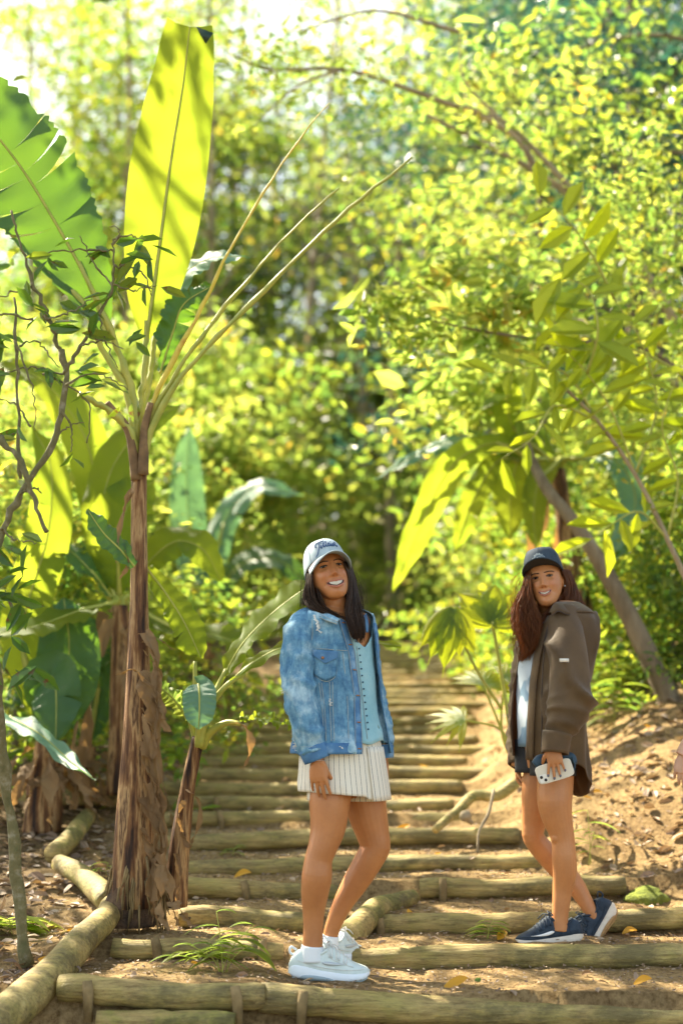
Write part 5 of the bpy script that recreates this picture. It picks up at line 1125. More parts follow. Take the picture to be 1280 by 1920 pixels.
    # collar and heel loop
    m = MB(); cl = [side(t, h, sg, .001) for t, h, sg in ((.16, .98, 1), (.25, .80, 1), (.36, .78, 1), (.47, .9, 1), (.47, .9, -1), (.36, .78, -1), (.25, .80, -1), (.16, .98, -1), (.16, .98, 1))]; m.tube(spline(cl, 30), .0045, 6); m.build('collar', MT[mats[0]], r)
    hp = heel+d*L*.10+up*sinterp(T, .1)[2]; m = MB(); m.tube(spline([hp, hp-d*.022+up*.012, hp-d*.026-up*.008, hp-d*.004-up*.02], 10), .003, 6, ry=.005); m.build('heel_loop', MT[mats[4]], r)
    if logo:
        for sg in (-1, 1):
            G = []
            for q in np.linspace(0, 1, 14):   # a curved tapering tick
                t = lerp(*logo[0], q); h = logo[1]+logo[2]*(q**1.8)-.10*math.sin(q*math.pi); w_ = .07*math.sin(math.pi*min(1, .08+q**.6*.95))**1.0+.012; G.append([side(t, max(.03, h-w_), sg), side(t, h+w_, sg)])
            m = MB(); m.grid(np.array(G)); thick(m.build('side_mark', MT[mats[5]], r), .0012)
    return side
SH1 = [(0, .030, .048, .060, .016), (.06, .016, .064, .098, .030), (.14, .010, .064, .112, .035), (.22, .005, .060, .104, .037), (.32, .003, .052, .102, .037), (.42, .002, .045, .112, .038), (.50, .001, .042, .122, .040), (.58, .001, .039, .116, .043),
       (.66, .001, .036, .098, .046), (.76, .002, .034, .074, .049), (.86, .006, .034, .060, .046), (.94, .012, .035, .052, .034), (.985, .020, .036, .044, .018), (1, .026, .035, .038, .006)]
SH2 = [(0, .034, .044, .058, .012), (.06, .014, .050, .094, .030), (.14, .006, .050, .104, .034), (.22, .002, .046, .094, .036), (.32, .001, .042, .090, .036), (.42, .001, .038, .104, .037), (.48, .001, .036, .116, .038), (.58, .001, .033, .104, .041),
       (.66, .001, .030, .086, .044), (.76, .002, .027, .064, .046), (.86, .005, .026, .050, .042), (.94, .009, .026, .040, .030), (.985, .014, .026, .033, .016), (1, .018, .025, .028, .006)]
# ================================================================== woman in denim
W1 = thing('person', 'woman in a blue denim jacket, striped skirt and pale cap standing on the bottom tread', 'person', tuple(P(600, 1835, 5.45)))
H1 = Head(622, 1057.5, 5.43, 11, 16, 11, 1.02)
T1 = Torso([(629, 1130, 5.56), (628, 1180, 5.56), (632, 1260, 5.55), (638, 1350, 5.54), (640, 1420, 5.53), (640, 1510, 5.53)], 45,
           [(1120, .045, .045), (1132, .060, .060), (1140, .100, .080), (1150, .155, .098), (1165, .178, .108), (1200, .180, .122), (1260, .172, .125), (1330, .166, .130), (1385, .176, .154), (1412, .180, .166), (1520, .17, .15)])
b = MB(); H1.skull(b)
nk = [H1.w([0, -.055, -.012]), H1.w([0, -.10, -.022]), P(634, 1140, 5.535), P(632, 1165, 5.55)]; b.tube(spline(nk, 12), np.interp(np.linspace(0, 1, 12), [0, .3, .7, 1], [.050, .049, .053, .066]), 20)
# trunk (kept inside the clothes)
T1B = Torso([(629, 1130, 5.56), (628, 1180, 5.56), (632, 1260, 5.55), (638, 1350, 5.54), (640, 1420, 5.53), (640, 1510, 5.53)], 45,
           [(1120, .045, .045), (1132, .060, .060), (1140, .100, .080), (1150, .155, .098), (1165, .178, .108), (1200, .180, .122), (1260, .168, .122), (1330, .150, .112), (1385, .150, .105), (1412, .155, .115), (1520, .15, .13)])
G = [[T1B(a, py, -(.020 if py > 1165 else .010)) for a in np.linspace(0, 2*math.pi, 32, endpoint=False)] for py in np.linspace(1128, 1470, 30)]; b.grid(np.array(G), closed_v=True, caps=True)
limb(b, [(622, 1420, 5.50, 92), (619, 1470, 5.47, 86), (618, 1503, 5.45, 78), (614, 1555, 5.44, 66), (604, 1590, 5.43, 55), (597, 1612, 5.43, 52), (594, 1642, 5.43, 57), (590, 1675, 5.44, 52), (588, 1705, 5.45, 43), (587, 1740, 5.45, 37), (586, 1775, 5.45, 38), (586, 1800, 5.45, 36)])
limb(b, [(668, 1430, 5.60, 88), (682, 1490, 5.60, 80), (690, 1530, 5.60, 73), (699, 1565, 5.60, 62), (703, 1588, 5.60, 58), (695, 1606, 5.60, 54), (680, 1632, 5.61, 52), (663, 1660, 5.62, 47), (645, 1690, 5.63, 39), (630, 1722, 5.64, 32), (620, 1752, 5.65, 29), (616, 1790, 5.65, 30)])
b.ball(P(710, 1590, 5.585), (.030, .03, .036), 10, 12); b.ball(P(618, 1590, 5.415), (.020, .028, .030), 10, 12)

limb(b, [(566, 1180, 5.44, 48), (562, 1240, 5.41, 44), (566, 1300, 5.38, 40), (576, 1360, 5.37, 36), (590, 1412, 5.355, 30), (592, 1424, 5.347, 29)])
tips1 = hand(b, P(594, 1424, 5.345), V(.10, .0, -1), V(.3, .95, .1), V(.95, -.3, .1), .93, (.16, .18, .22, .28), .8, .10, .22)
limb(b, [(680, 1200, 5.68, 34), (690, 1260, 5.69, 34), (704, 1320, 5.68, 34), (715, 1380, 5.64, 34), (719, 1422, 5.62, 27)])
hand(b, P(720, 1426, 5.62), V(.03, -.05, -1), V(-.9, -.35, 0), V(-.3, -.9, 0), .78, (.25, .3, .32, .35), .35, .05)
finish_body(b, W1, 'skin1', H1)
H1.features(W1, hw=.0345, gap=.0150, lift=.0050, eye=.0042)
h = MB(); H1.scalp(h, 1.05, -.10, .09, 84)
Yh = 5.5
locks(h, PP((582, 1055, 5.56), (573, 1095, 5.5), (569, 1122, 5.48), (582, 1142, 5.44), (605, 1152, 5.42), (628, 1160, 5.43)), PP((588, 1050, 5.50), (586, 1090, 5.46), (592, 1118, 5.45), (602, 1136, 5.43), (618, 1147, 5.42), (640, 1160, 5.43)), 420, .0017, 1, .007, 1.9, .022)
locks(h, PP((578, 1075, 5.56), (572, 1110, 5.56), (566, 1130, 5.52), (572, 1140, 5.50)), PP((600, 1080, 5.58), (600, 1120, 5.58), (606, 1140, 5.56), (615, 1150, 5.54)), 150, .0024, 2, .006, 1.5, .03)
locks(h, PP((643, 1054, 5.47), (653, 1082, 5.49), (652, 1110, 5.49), (647, 1140, 5.45), (652, 1172, 5.41), (666, 1206, 5.40)), PP((656, 1054, 5.56), (666, 1085, 5.57), (673, 1125, 5.54), (680, 1155, 5.48), (683, 1180, 5.44), (679, 1206, 5.42)), 620, .0017, 3, .006, 1.6, .020)
locks(h, PP((600, 1100, 5.62), (606, 1130, 5.6), (610, 1150, 5.58)), PP((660, 1080, 5.60), (668, 1120, 5.58), (675, 1160, 5.54)), 200, .0030, 4, .005, 1.4, .02)
locks(h, PP((592, 1100, 5.44), (600, 1128, 5.43), (622, 1145, 5.42), (650, 1150, 5.43)), PP((600, 1110, 5.44), (612, 1138, 5.42), (640, 1158, 5.42), (664, 1176, 5.42)), 24, .0012, 6, .008, 1.5, .01)
for k, q in enumerate([((571, 1120, 5.47), (566, 1140, 5.44), (576, 1152, 5.42)), ((664, 1075, 5.5), (676, 1110, 5.48), (682, 1150, 5.46), (679, 1185, 5.44)), ((668, 1120, 5.5), (684, 1150, 5.48), (680, 1195, 5.44)), ((568, 1110, 5.47), (563, 1130, 5.47), (570, 1147, 5.46))]): h.tube(spline(PP(*q), 14), .0008, 4)
rs = np.random.RandomState(71)
for k in range(60):
    sd = k % 2; x = (568 if sd == 0 else 676)+rs.normal()*3; y = rs.uniform(1085, 1130) if sd == 0 else rs.uniform(1090, 1170); o_ = rs.uniform(-9, 5) if sd == 0 else rs.uniform(-4, 9)
    h.tube(spline(PP((x+(8 if sd == 0 else -8), y-22, 5.5), (x+o_*.6, y, 5.49), (x+o_, y+rs.uniform(12, 24), 5.48), (x+o_*.4+rs.normal()*3, y+rs.uniform(28, 44), 5.47)), 10), .00045, 3)
h.build('hair', MT['hair1'], W1)
kw1 = dict(tall=.140, rx=.0815, rzf=.101, back=.0, front=.056, flat=.5, rot=.10)
c1 = build_cap(H1, '', 'cap_grey', 'cap_grey', .070, .020, .032, kw1, emblem_script, 74, label='pale grey curved-brim cap with navy script lettering, worn by the denim jacket woman', brimw=.5)
for o_ in [c1]:
    pass
# blouse
G = []
for py in np.linspace(1172, 1396, 30):
    row = []
    for f in np.linspace(-1, 1, 26):
        phi = lerp(math.radians(-52), math.radians(75), .5+.5*f); yy = py
        if py < 1240:   # V neckline that dips at the centre front
            v = max(0, 1-abs(phi-math.radians(12))/math.radians(38)); yy = lerp(1175+42*v, 1240, (py-1172)/(1240-1172))
        if py > 1370: yy = py-8*abs(math.sin(phi*3))
        row.append(T1(phi, yy, -.008 if yy > 1190 else -.009))
    G.append(row)
G = wrinkle(G, .004, (20, 20, 12), 3); m = MB(); m.grid(G); bl = m.build('blouse', MT['blouse'], W1); thick(bl, .002)
for k in range(13):
    py = 1218+k*12.4; px = 674+(py-1214)*.118; m = MB(); m.ball(T1.at(px, py, -.004), .0036, 6, 8); m.build('small_button', MT['button_dark'], bl)
m = MB(); m.tube([T1.at(670+(py-1214)*.118, py, -.0045) for py in np.linspace(1214, 1385, 20)], .0012, 4); m.build('placket', MT['stitch'], bl)
# skirt
def skirt_hem(phi):
    d = math.degrees(phi); return 1489+7*math.sin(math.radians(d+20))+ (5 if -8 < d < 60 else 0)
G = []; U = []; NA = 96
TS = Torso([(640, 1370, 5.53), (640, 1430, 5.53), (643, 1500, 5.53)], 45, [(1360, .140, .118), (1400, .158, .138), (1450, .170, .152), (1500, .176, .162)])
for t in np.linspace(0, 1, 22):
    row = []
    for a in np.linspace(-math.pi, math.pi, NA):
        py = lerp(1378, skirt_hem(a), t); row.append(TS(a, py, .004*t*math.sin(a*9)*t)); U.append((a/(2*math.pi)+.5, t))
    G.append(row)
G = wrinkle(G, .0035, (16, 16, 10), 8); m = MB(); m.grid(G, uv=np.array(U).reshape(22, NA, 2)); thick(m.build('skirt', MT['pinstripe'], W1), .0025)
G = []; U = []
for t in np.linspace(0, 1, 10):   # overlapping front flap
    row = []
    for a in np.radians(np.linspace(-2, 55, 24)): row.append(TS(a, lerp(1400, 1499, t), .007+.002*t)); U.append((a/(2*math.pi)+.5, t))
    G.append(row)
m = MB(); m.grid(np.array(G), uv=np.array(U).reshape(10, 24, 2)); thick(m.build('skirt_flap', MT['pinstripe'], W1), .002)
for (cx, cy, Y, w0) in ((617, 1496, 5.47, 82), (684, 1497, 5.60, 80)):
    m = MB(); U = []; G = []
    for t in np.linspace(0, 1, 6):
        c = P(cx, cy-30+34*t, Y); r = w0/2*mpp(c); G.append([c+V(math.cos(a)*r, math.sin(a)*r, 0) for a in np.linspace(0, 2*math.pi, 40)]); U += [(q/6.28*.5, t) for q in np.linspace(0, 6.28, 40)]
    m.grid(np.array(G), uv=np.array(U).reshape(6, 40, 2)); thick(m.build('inner_short', MT['pinstripe'], W1), .002)
# jacket
J = MT['denim']
jk = MB(); G = []; pys = np.linspace(1150, 1412, 60)
ne = lambda py: np.interp(py, [1150, 1160, 1166, 1226, 1308, 1402, 1412], [606, 627, 644, 661, 671, 675, 675])
fe = lambda py: np.interp(py, [1150, 1174, 1214, 1285, 1340, 1412], [672, 685, 692, 706, 716, 722])
JO = .010
_jc = {}; _kp = [1150, 1160, 1167, 1195, 1226, 1265, 1308, 1355, 1412]; _ka = [math.radians(-100), math.radians(-75)]+[T1.phi_at(ne(q), q) for q in _kp]; _kp = [1134, 1142]+_kp
def jedge(py):
    k = round(py, 1)
    if k not in _jc: _jc[k] = (float(np.interp(py, _kp, _ka)), math.radians(float(np.interp(py, [1134, 1142, 1150, 1174, 1214, 1285, 1340, 1412], [90, 60, 42, 30, 30, 38, 46, 52]))))
    return _jc[k]
for py in pys:
    a0, a1 = jedge(py); G.append([T1(lerp(a0, a1-2*math.pi, t), py+(10*(1-abs(2*t-1))*0), JO+.006*math.sin(t*40)*sstep(1180, 1300, py)*.5) for t in np.linspace(0, 1, 110)])
G = wrinkle(G, .0065, (13, 13, 9), 5); jk.grid(G)
jo = jk.build('jacket', J, W1); thick(jo, .003)
# yoke over the shoulders, from armholes to collar
m = MB(); G = []
for py in np.linspace(1134, 1156, 10):
    a0, a1 = jedge(py); G.append([T1(lerp(a0, a1-2*math.pi, t), py, JO) for t in np.linspace(0, 1, 80)])
m.grid(np.array(G)); thick(m.build('yoke', J, jo), .003)
def sleeve(root, pts, mat, seed, amp=.007, name='sleeve', n=56, cuff=None, flat=1.0, freq=(10, 10, 22), oct_=3, gather=0):
    C = np.array([P(a, b_, c) for a, b_, c, w_ in pts]); R = np.array([w_/2*mpp(p) for (a, b_, c, w_), p in zip(pts, C)]); S = spline(np.c_[C, R], n); mb = MB(); mb.tube(S[:, :3], S[:, 3], 40, ry=S[:, 3]*flat, caps=False)
    G = mb.v[0].reshape(n, 40, 3); mask = np.ones((n, 40)); mask[:4] = .3
    G = np.concatenate([G, G[:, :1]], 1); mask = np.ones(G.shape[:2]); t = np.linspace(0, 1, n)[:, None]
    du = np.gradient(G, axis=0); dv = np.gradient(G, axis=1); nn = np.cross(du, dv); nn /= np.linalg.norm(nn, axis=2)[..., None]+1e-12; out = G-S[:, None, :3]; sgn = np.sign(np.sum(out*nn, -1)); nn = nn*sgn[..., None]
    q = fbm(G[..., 0]*freq[0], G[..., 1]*freq[1], G[..., 2]*freq[2], seed, oct_); av = np.linspace(0, 6.283, G.shape[1])[None]; G = G+nn*(gather*sstep(.66, .85, t)*(1-np.abs(np.sin(t*30+1.2*np.sin(av+.6)))**.6*1.2))[..., None]; G = G+nn*(((np.clip(1-np.abs(q)*1.5, 0, 1)**3-.3)*amp)*sstep(0, .12, t))[..., None]
    G[:, -1] = G[:, 0]; m = MB(); m.grid(G); o = m.build(name, mat, root); thick(o, .003)
    return o, S
slR, S = sleeve(jo, [(584, 1152, 5.47, 34), (572, 1166, 5.455, 52), (562, 1195, 5.43, 62), (559, 1250, 5.40, 60), (563, 1305, 5.375, 58), (573, 1355, 5.365, 58), (585, 1398, 5.365, 54), (588, 1408, 5.365, 50)], J, 11, .014, freq=(9, 9, 11), oct_=2, gather=.004)
slL, S = sleeve(jo, [(676, 1156, 5.64, 30), (684, 1175, 5.67, 44), (688, 1225, 5.69, 46), (694, 1280, 5.69, 48), (704, 1330, 5.67, 48), (714, 1375, 5.64, 46), (718, 1400, 5.62, 40)], J, 12, .007)
for root, pts in ((slR, [(584, 1400, 5.365, 51), (590, 1412, 5.365, 51), (595, 1425, 5.365, 48)]), (slL, [(718, 1396, 5.62, 34), (720, 1410, 5.62, 34), (721, 1421, 5.62, 32)])):
    C = np.array([P(a, b_, c) for a, b_, c, w_ in pts]); R = [w_/2*mpp(C[0]) for *_, w_ in pts]; S = spline(np.c_[C, R], 8); m = MB(); m.tube(S[:, :3], S[:, 3], 32, caps=False); o = m.build('cuff', MT['denim_dark'], root); thick(o, .005)
    for i in (0, 7): m = MB(); m.tube(S[i:i+1, :3].repeat(1, 0).tolist()*1+[S[i, :3]+V(0, 0, .001)], S[i, 3]+.003, 24, caps=False); m.build('cuff_seam', MT['stitch'], o)
# shoulder seam loop, hem band, placket, pocket, seams
def seam(phis_pys, off=.013, r=.0013, mat='stitch', root=None):
    m = MB(); m.tube(spline([T1(a, p_, off) for a, p_ in phis_pys], 24), r, 5); return m.build('seam', MT[mat], root or jo)
def tpx(l): return [(T1.phi_at(x, y, -100, 90), y) for x, y in l]
m = MB(); G = []
for py in np.linspace(1392, 1412, 5):
    a0, a1 = jedge(py); G.append([T1(lerp(a0, a1-2*math.pi, t), py, JO+.005) for t in np.linspace(0, 1, 80)])
m.grid(np.array(G)); thick(m.build('hem_band', MT['denim_dark'], jo), .004)
def strip(f0, f1, y0, y1, off, name, mat, n=30, th=.003):
    m = MB(); G = [[T1(T1.phi_at(lerp(f0(py), f1(py), s_), py, -100, 100), py, off) for s_ in np.linspace(0, 1, 5)] for py in np.linspace(y0, y1, n)]; m.grid(np.array(G)); o = m.build(name, MT[mat], jo); thick(o, th); return o
m = MB(); G = []
for py in np.linspace(1166, 1394, 50):
    a0 = jedge(py)[0]; G.append([T1(a0+d, py, JO+.005) for d in (.005, -.05, -.10, -.16)])
m.grid(np.array(G)); thick(m.build('button_placket', MT['denim_dark'], jo), .003)
for dd_ in (-.008, -.155): m = MB(); m.tube([T1(jedge(py)[0]+dd_, py, JO+.0075) for py in np.linspace(1160, 1410, 30)], .0011, 4); m.build('seam', MT['stitch'], jo)
m = MB(); G = []
for py in np.linspace(1168, 1392, 24):
    a1 = jedge(py)[1]; G.append([T1(a1+d, py, JO+.004) for d in (-.01, .05, .11, .17)])
m.grid(np.array(G)); thick(m.build('buttonhole_placket', MT['denim_dark'], jo), .003)
for k, py in enumerate([1172, 1212, 1258, 1305, 1354, 1402]):
    m = MB(); c = T1(jedge(py)[0]-.07, py, JO+.009); m.tube([c-T1.L*.010-V(0, 0, -.001), c, c+T1.L*.010+V(0, 0, -.001)], [.0012, .0028, .0012], 6); m.build('buttonhole', MT['copper'], jo)
m = MB(); m.ball(T1.at(607, 1237, JO+.016), .0058, 8, 10); m.build('pocket_button', MT['copper'], jo)
m = MB(); m.ball(T1.at(702, 1258, JO+.012), .005, 8, 10); m.build('pocket_button', MT['copper'], jo)
# chest pocket flap and pocket
def patch(corners, off, name, mat, n=10, th=.003, sag=0):
    (x0, y0), (x1, y1), (x2, y2), (x3, y3) = corners; G = []
    for v in np.linspace(0, 1, n):
        row = []
        for u in np.linspace(0, 1, n):
            px = lerp(lerp(x0, x1, u), lerp(x3, x2, u), v); py = lerp(lerp(y0, y1, u), lerp(y3, y2, u), v)+sag*v*(1-abs(2*u-1)); row.append(T1(T1.phi_at(px, py, -110, 90), py, off))
        G.append(row)
    m = MB(); m.grid(np.array(G)); o = m.build(name, MT[mat], jo); thick(o, th); return o
patch([(587, 1222), (632, 1226), (631, 1237), (590, 1232)], JO+.010, 'pocket_flap', 'denim_dark', sag=14)
patch([(590, 1234), (632, 1238), (629, 1270), (592, 1268)], JO+.006, 'pocket', 'denim', sag=10)
for l in ([(585, 1219), (610, 1221), (640, 1223), (658, 1223)], [(592, 1240), (593, 1268), (612, 1280), (628, 1270), (630, 1240)], [(600, 1282), (606, 1330), (609, 1388)], [(618, 1280), (620, 1340), (622, 1388)], [(604, 1282), (610, 1330), (613, 1388)], [(623, 1280), (625, 1340), (627, 1388)], [(640, 1226), (648, 1300), (652, 1388)], [(587, 1160), (588, 1190), (586, 1219)]):
    seam(tpx(l))
# worn pale threads
rs = np.random.RandomState(9)
for (px, py, n_, root) in [(593, 1160, 16, 0), (600, 1184, 6, 0), (618, 1312, 8, 0), (640, 1398, 3, 0)]:
    m = MB()
    for k in range(n_):
        x = px+k*.45+rs.normal()*1.0; y = py+k*1.6; a = T1.phi_at(x, y, -110, 90); p = T1(a, y, JO+.006+.012*(y < 1200)); w_ = rs.uniform(.004, .010); q = p+T1.L*w_; p = p-T1.L*w_; m.tube([p, lerp(p, q, .5)+V(0, -.003, 0), q], [.0008, .0020, .0008], 5)
    m.build('frayed_patch', MT['frayed'], jo)
for (cx, cy, n_, Yc, dx) in ((549, 1272, 24, 5.345, 3), (546, 1295, 30, 5.345, 4), (533, 1290, 26, 5.38, 1.5), (556, 1398, 22, 5.37, 2)):
    m = MB()
    for k in range(n_):
        c = P(cx+rs.normal()*dx, cy+rs.normal()*5, Yc); m.tube([c, c+V(-rs.uniform(.002, .012), -.004, rs.uniform(-.014, .004))], .0010, 4)
    m.build('frayed_patch', MT['frayed'], slR)
# collar: two standing flaps
m = MB(); G = []
inn = PP((638, 1163, 5.39), (620, 1152, 5.41), (605, 1140, 5.45), (594, 1133, 5.52), (596, 1127, 5.60)); outp = PP((632, 1170, 5.365), (614, 1164, 5.375), (597, 1156, 5.40), (581, 1147, 5.46), (578, 1142, 5.58))
inn = spline(inn, 20); outp = spline(outp, 20)
for t in np.linspace(0, 1, 6): G.append(lerp(inn, outp, t)+V(0, 0, .010)*math.sin(t*math.pi))
m.grid(np.array(G)); thick(m.build('collar', MT['denim'], jo), .004)
m = MB(); m.tube(outp, .0018, 5); m.tube(lerp(inn, outp, .82)+V(0, -.004, .006), .001, 4); m.build('collar_seam', MT['stitch'], jo)
inn = spline(PP((676, 1160, 5.47), (684, 1172, 5.50), (686, 1186, 5.50)), 10); outp = spline(PP((686, 1150, 5.58), (690, 1166, 5.56), (690, 1186, 5.54)), 10); m = MB(); m.grid(np.array([lerp(inn, outp, t) for t in (0, .5, 1)])); thick(m.build('collar', MT['denim_dark'], jo), .004)
# necklace
m = MB(); m.tube(spline([P(650, 1150, 5.45), P(656, 1172, 5.425), P(664, 1190, 5.41), P(676, 1180, 5.44)], 14), .0009, 5); m.build('necklace', MT['gold'], W1)
# socks and shoes
def sock(root, a, b_, c_, w0, w1, mat='white_sock'):
    m = MB(); S = spline([P(*a), P(*b_), P(*c_)], 8); m.tube(S, np.linspace(w0/2*mpp(S[0]), w1/2*mpp(S[-1]), 8), 20, caps=False); thick(m.build('sock', MT[mat], root), .003)
sock(W1, (586, 1773, 5.45), (585, 1786, 5.45), (585, 1802, 5.45), 40, 46); sock(W1, (619, 1754, 5.65), (617, 1768, 5.65), (616, 1784, 5.65), 31, 38)
gA = P(542, 1838, 5.45); g0 = gz(.0-.1, 5.45)
s1 = thing('shoe', 'near pale running shoe of the denim jacket woman, seen side on', 'shoe', tuple(P(600, 1838, 5.45))); s1.parent = None
W1shoe = []
def wshoe(label, heelpx, Y, d, up, L, mats, tab, logo, W=1.0, body=None):
    r = thing('shoe', None, None, (0, 0, 0)); r.parent = body; r.location = Vector(P(heelpx[0], heelpx[1], Y))-Vector(wloc(body))
    shoe(r, P(heelpx[0], heelpx[1], Y), d, up, L, mats, W, tab=tab, logo=logo); return r
bpy.data.objects.remove(s1)
wshoe('', (541, 1838), 5.45, V(1, -.04, 0), V(0, 0, 1), .300, ('shoe_white', 'sole_white', 'sole_grey', 'frayed', 'sole_white', 'silver'), SH1, ((.42, .72), .35, .25), body=W1)
wshoe('', (604, 1816), 5.60, V(.50, .85, 0), V(0, 0, 1), .285, ('shoe_white', 'sole_white', 'sole_grey', 'frayed', 'sole_white', 'silver'), SH1, ((.42, .72), .35, .25), body=W1)
# ================================================================== woman in brown overshirt
W2 = thing('person', 'woman in a loose brown overshirt and navy cap, holding a phone, stepping left', 'person', tuple(P(1050, 1770, 6.0)))
H2 = Head(1015.5, 1080.5, 5.93, -15, 4, 9, .98)
T2 = Torso([(1052, 1128, 6.04), (1048, 1170, 6.04), (1038, 1250, 6.03), (1029, 1340, 6.02), (1030, 1420, 6.02), (1038, 1500, 6.02)], -62,
           [(1115, .05, .05), (1128, .065, .062), (1138, .115, .080), (1150, .165, .098), (1170, .178, .122), (1220, .178, .138), (1300, .178, .132), (1380, .176, .132), (1500, .165, .125)])
b = MB(); H2.skull(b); H2.ear(b, 1)
nk = [H2.w([0, -.055, -.015]), H2.w([.0, -.10, -.03]), P(1042, 1145, 6.02), P(1046, 1170, 6.03)]; b.tube(spline(nk, 12), np.interp(np.linspace(0, 1, 12), [0, .3, .7, 1], [.052, .050, .053, .066]), 20)
TB = Torso([(1052, 1128, 6.04), (1046, 1170, 6.04), (1030, 1250, 6.03), (1028, 1340, 6.02), (1030, 1420, 6.02), (1035, 1500, 6.02)], -62,
           [(1115, .05, .05), (1128, .06, .058), (1140, .10, .072), (1160, .155, .09), (1200, .155, .098), (1250, .145, .104), (1320, .14, .102), (1400, .13, .095), (1470, .125, .085), (1500, .12, .08)])
G = [[TB(a, py, 0) for a in np.linspace(0, 2*math.pi, 32, endpoint=False)] for py in np.linspace(1128, 1440, 30)]; b.grid(np.array(G), closed_v=True, caps=True)
limb(b, [(1040, 1420, 5.96, 74), (1040, 1473, 5.95, 68), (1039, 1503, 5.94, 66), (1043, 1530, 5.94, 59), (1051, 1558, 5.94, 48), (1055, 1577, 5.94, 44), (1057, 1607, 5.94, 46), (1058, 1637, 5.95, 45), (1054, 1666, 5.96, 38), (1051, 1696, 5.96, 33), (1049, 1722, 5.96, 31), (1048, 1745, 5.96, 33)])
limb(b, [(1018, 1425, 6.10, 66), (1008, 1470, 6.10, 60), (1004, 1510, 6.11, 54), (1000, 1545, 6.12, 46), (999, 1568, 6.12, 41), (1012, 1588, 6.13, 42), (1035, 1612, 6.14, 46), (1058, 1638, 6.14, 44), (1080, 1664, 6.13, 36), (1096, 1690, 6.12, 29), (1106, 1708, 6.11, 27), (1112, 1724, 6.11, 26)])
b.ball(P(996, 1570, 6.11), (.028, .03, .034), 10, 12); b.ball(P(1042, 1570, 5.925), (.022, .028, .030), 10, 12)
limb(b, [(1066, 1200, 5.89, 36), (1064, 1250, 5.86, 38), (1062, 1310, 5.82, 40), (1054, 1360, 5.81, 36), (1042, 1395, 5.775, 28), (1037, 1402, 5.765, 27)])
tips2 = hand(b, P(1036, 1398, 5.765), V(.10, -.06, -.95), V(.2, .9, -.15), V(-.95, -.2, .0), .82, (.06, .03, .04, .12), .8, .15)
limb(b, [(1000, 1190, 6.2, 44), (985, 1260, 6.2, 42), (978, 1330, 6.2, 38), (973, 1400, 6.18, 32), (971, 1436, 6.16, 27)])
hand(b, P(971, 1434, 6.16), V(-.02, 0, -1), V(.9, -.3, 0), V(-.3, -.9, 0), .8, (.9, .95, 1.0, 1.0), .5, .03)
finish_body(b, W2, 'skin2', H2)
H2.features(W2, hw=.028, gap=.0085, lift=.0085, eye=.0050)
for (p, q) in tips2: m = MB(); m.ball(p-V(0, .005, -.002), (.0045, .002, .006), 6, 8); m.build('fingernail', MT['nail'], W2)
m = MB(); m.ball(H2.w([.080, -.030, -.004]), .0032, 6, 8); m.build('earring', MT['silver'], W2)
h = MB(); H2.scalp(h, 1.06, -.11, .09, 84)
locks(h, PP((984, 1072, 6.02), (978, 1110, 6.0), (968, 1140, 5.98), (970, 1180, 5.97), (978, 1215, 5.98), (974, 1243, 6.0)), PP((992, 1080, 5.97), (995, 1115, 5.97), (1006, 1145, 5.95), (1012, 1172, 5.93), (1004, 1205, 5.93), (985, 1240, 5.97)), 760, .0016, 31, .012, 3.2, .038, seg=24)
locks(h, PP((986, 1085, 6.05), (965, 1130, 6.04), (962, 1165, 6.02), (972, 1200, 6.02)), PP((1000, 1100, 6.05), (1000, 1140, 6.04), (1000, 1180, 6.0), (995, 1215, 6.0)), 420, .0015, 32, .016, 3.2, .045, seg=24, flare=.012)
locks(h, PP((1050, 1068, 6.0), (1058, 1100, 6.02), (1044, 1125, 6.0), (1020, 1150, 5.95), (1010, 1180, 5.93)), PP((1066, 1070, 6.10), (1080, 1105, 6.12), (1085, 1130, 6.10), (1060, 1140, 6.04), (1030, 1165, 5.96)), 300, .0026, 33, .006, 1.6, .03)
locks(h, PP((1062, 1080, 6.12), (1072, 1110, 6.14), (1084, 1140, 6.13), (1090, 1165, 6.12)), PP((1067, 1085, 6.16), (1084, 1115, 6.18), (1098, 1145, 6.17), (1102, 1172, 6.15)), 120, .0022, 34, .010, 2.0, .03)
rs = np.random.RandomState(5)
for k in range(110):
    x = rs.uniform(958, 985); y = rs.uniform(1070, 1200); h.tube(spline(PP((x+8, y, 6.0), (x-rs.uniform(0, 10), y+20, 6.0), (x-rs.uniform(-6, 9), y+45, 6.0)), 10), .0007, 3)
h.build('hair', MT['hair2'], W2)
kw2 = dict(tall=.150, rx=.0845, rzf=.103, back=.012, front=.060, flat=.42)
build_cap(H2, '', 'cap_navy', 'cap_under', .074, -.016, .012, kw2, emblem_sun, 82, label='dark navy flat-brim cap with a pale sun and mountain emblem on the front', brimw=.36)
# tee
G = [[TB(a, py, .008+.006*math.exp(-((py-1235)/40)**2)*max(0, math.cos(a))+.010*sstep(1260, 1350, py)*max(0, math.cos(a))) for a in np.radians(np.linspace(-80, 36, 30))] for py in np.linspace(1160, 1400, 30)]
m = MB(); m.grid(wrinkle(G, .005, (14, 14, 9), 2)); thick(m.build('t_shirt', MT['tee'], W2), .002)
# shorts
for (cx, cy, Y, w0) in ((1036, 1442, 5.965, 82), (1004, 1436, 6.09, 74)):
    m = MB(); G = []
    for t in np.linspace(0, 1, 8):
        c = P(cx, cy-50+62*t, Y); r = (w0/2+2)*mpp(c); G.append([c+V(math.cos(a)*r, math.sin(a)*r, 0) for a in np.linspace(0, 2*math.pi, 32)])
    m.grid(np.array(G)); thick(m.build('shorts', MT['shorts_dark'], W2), .002)
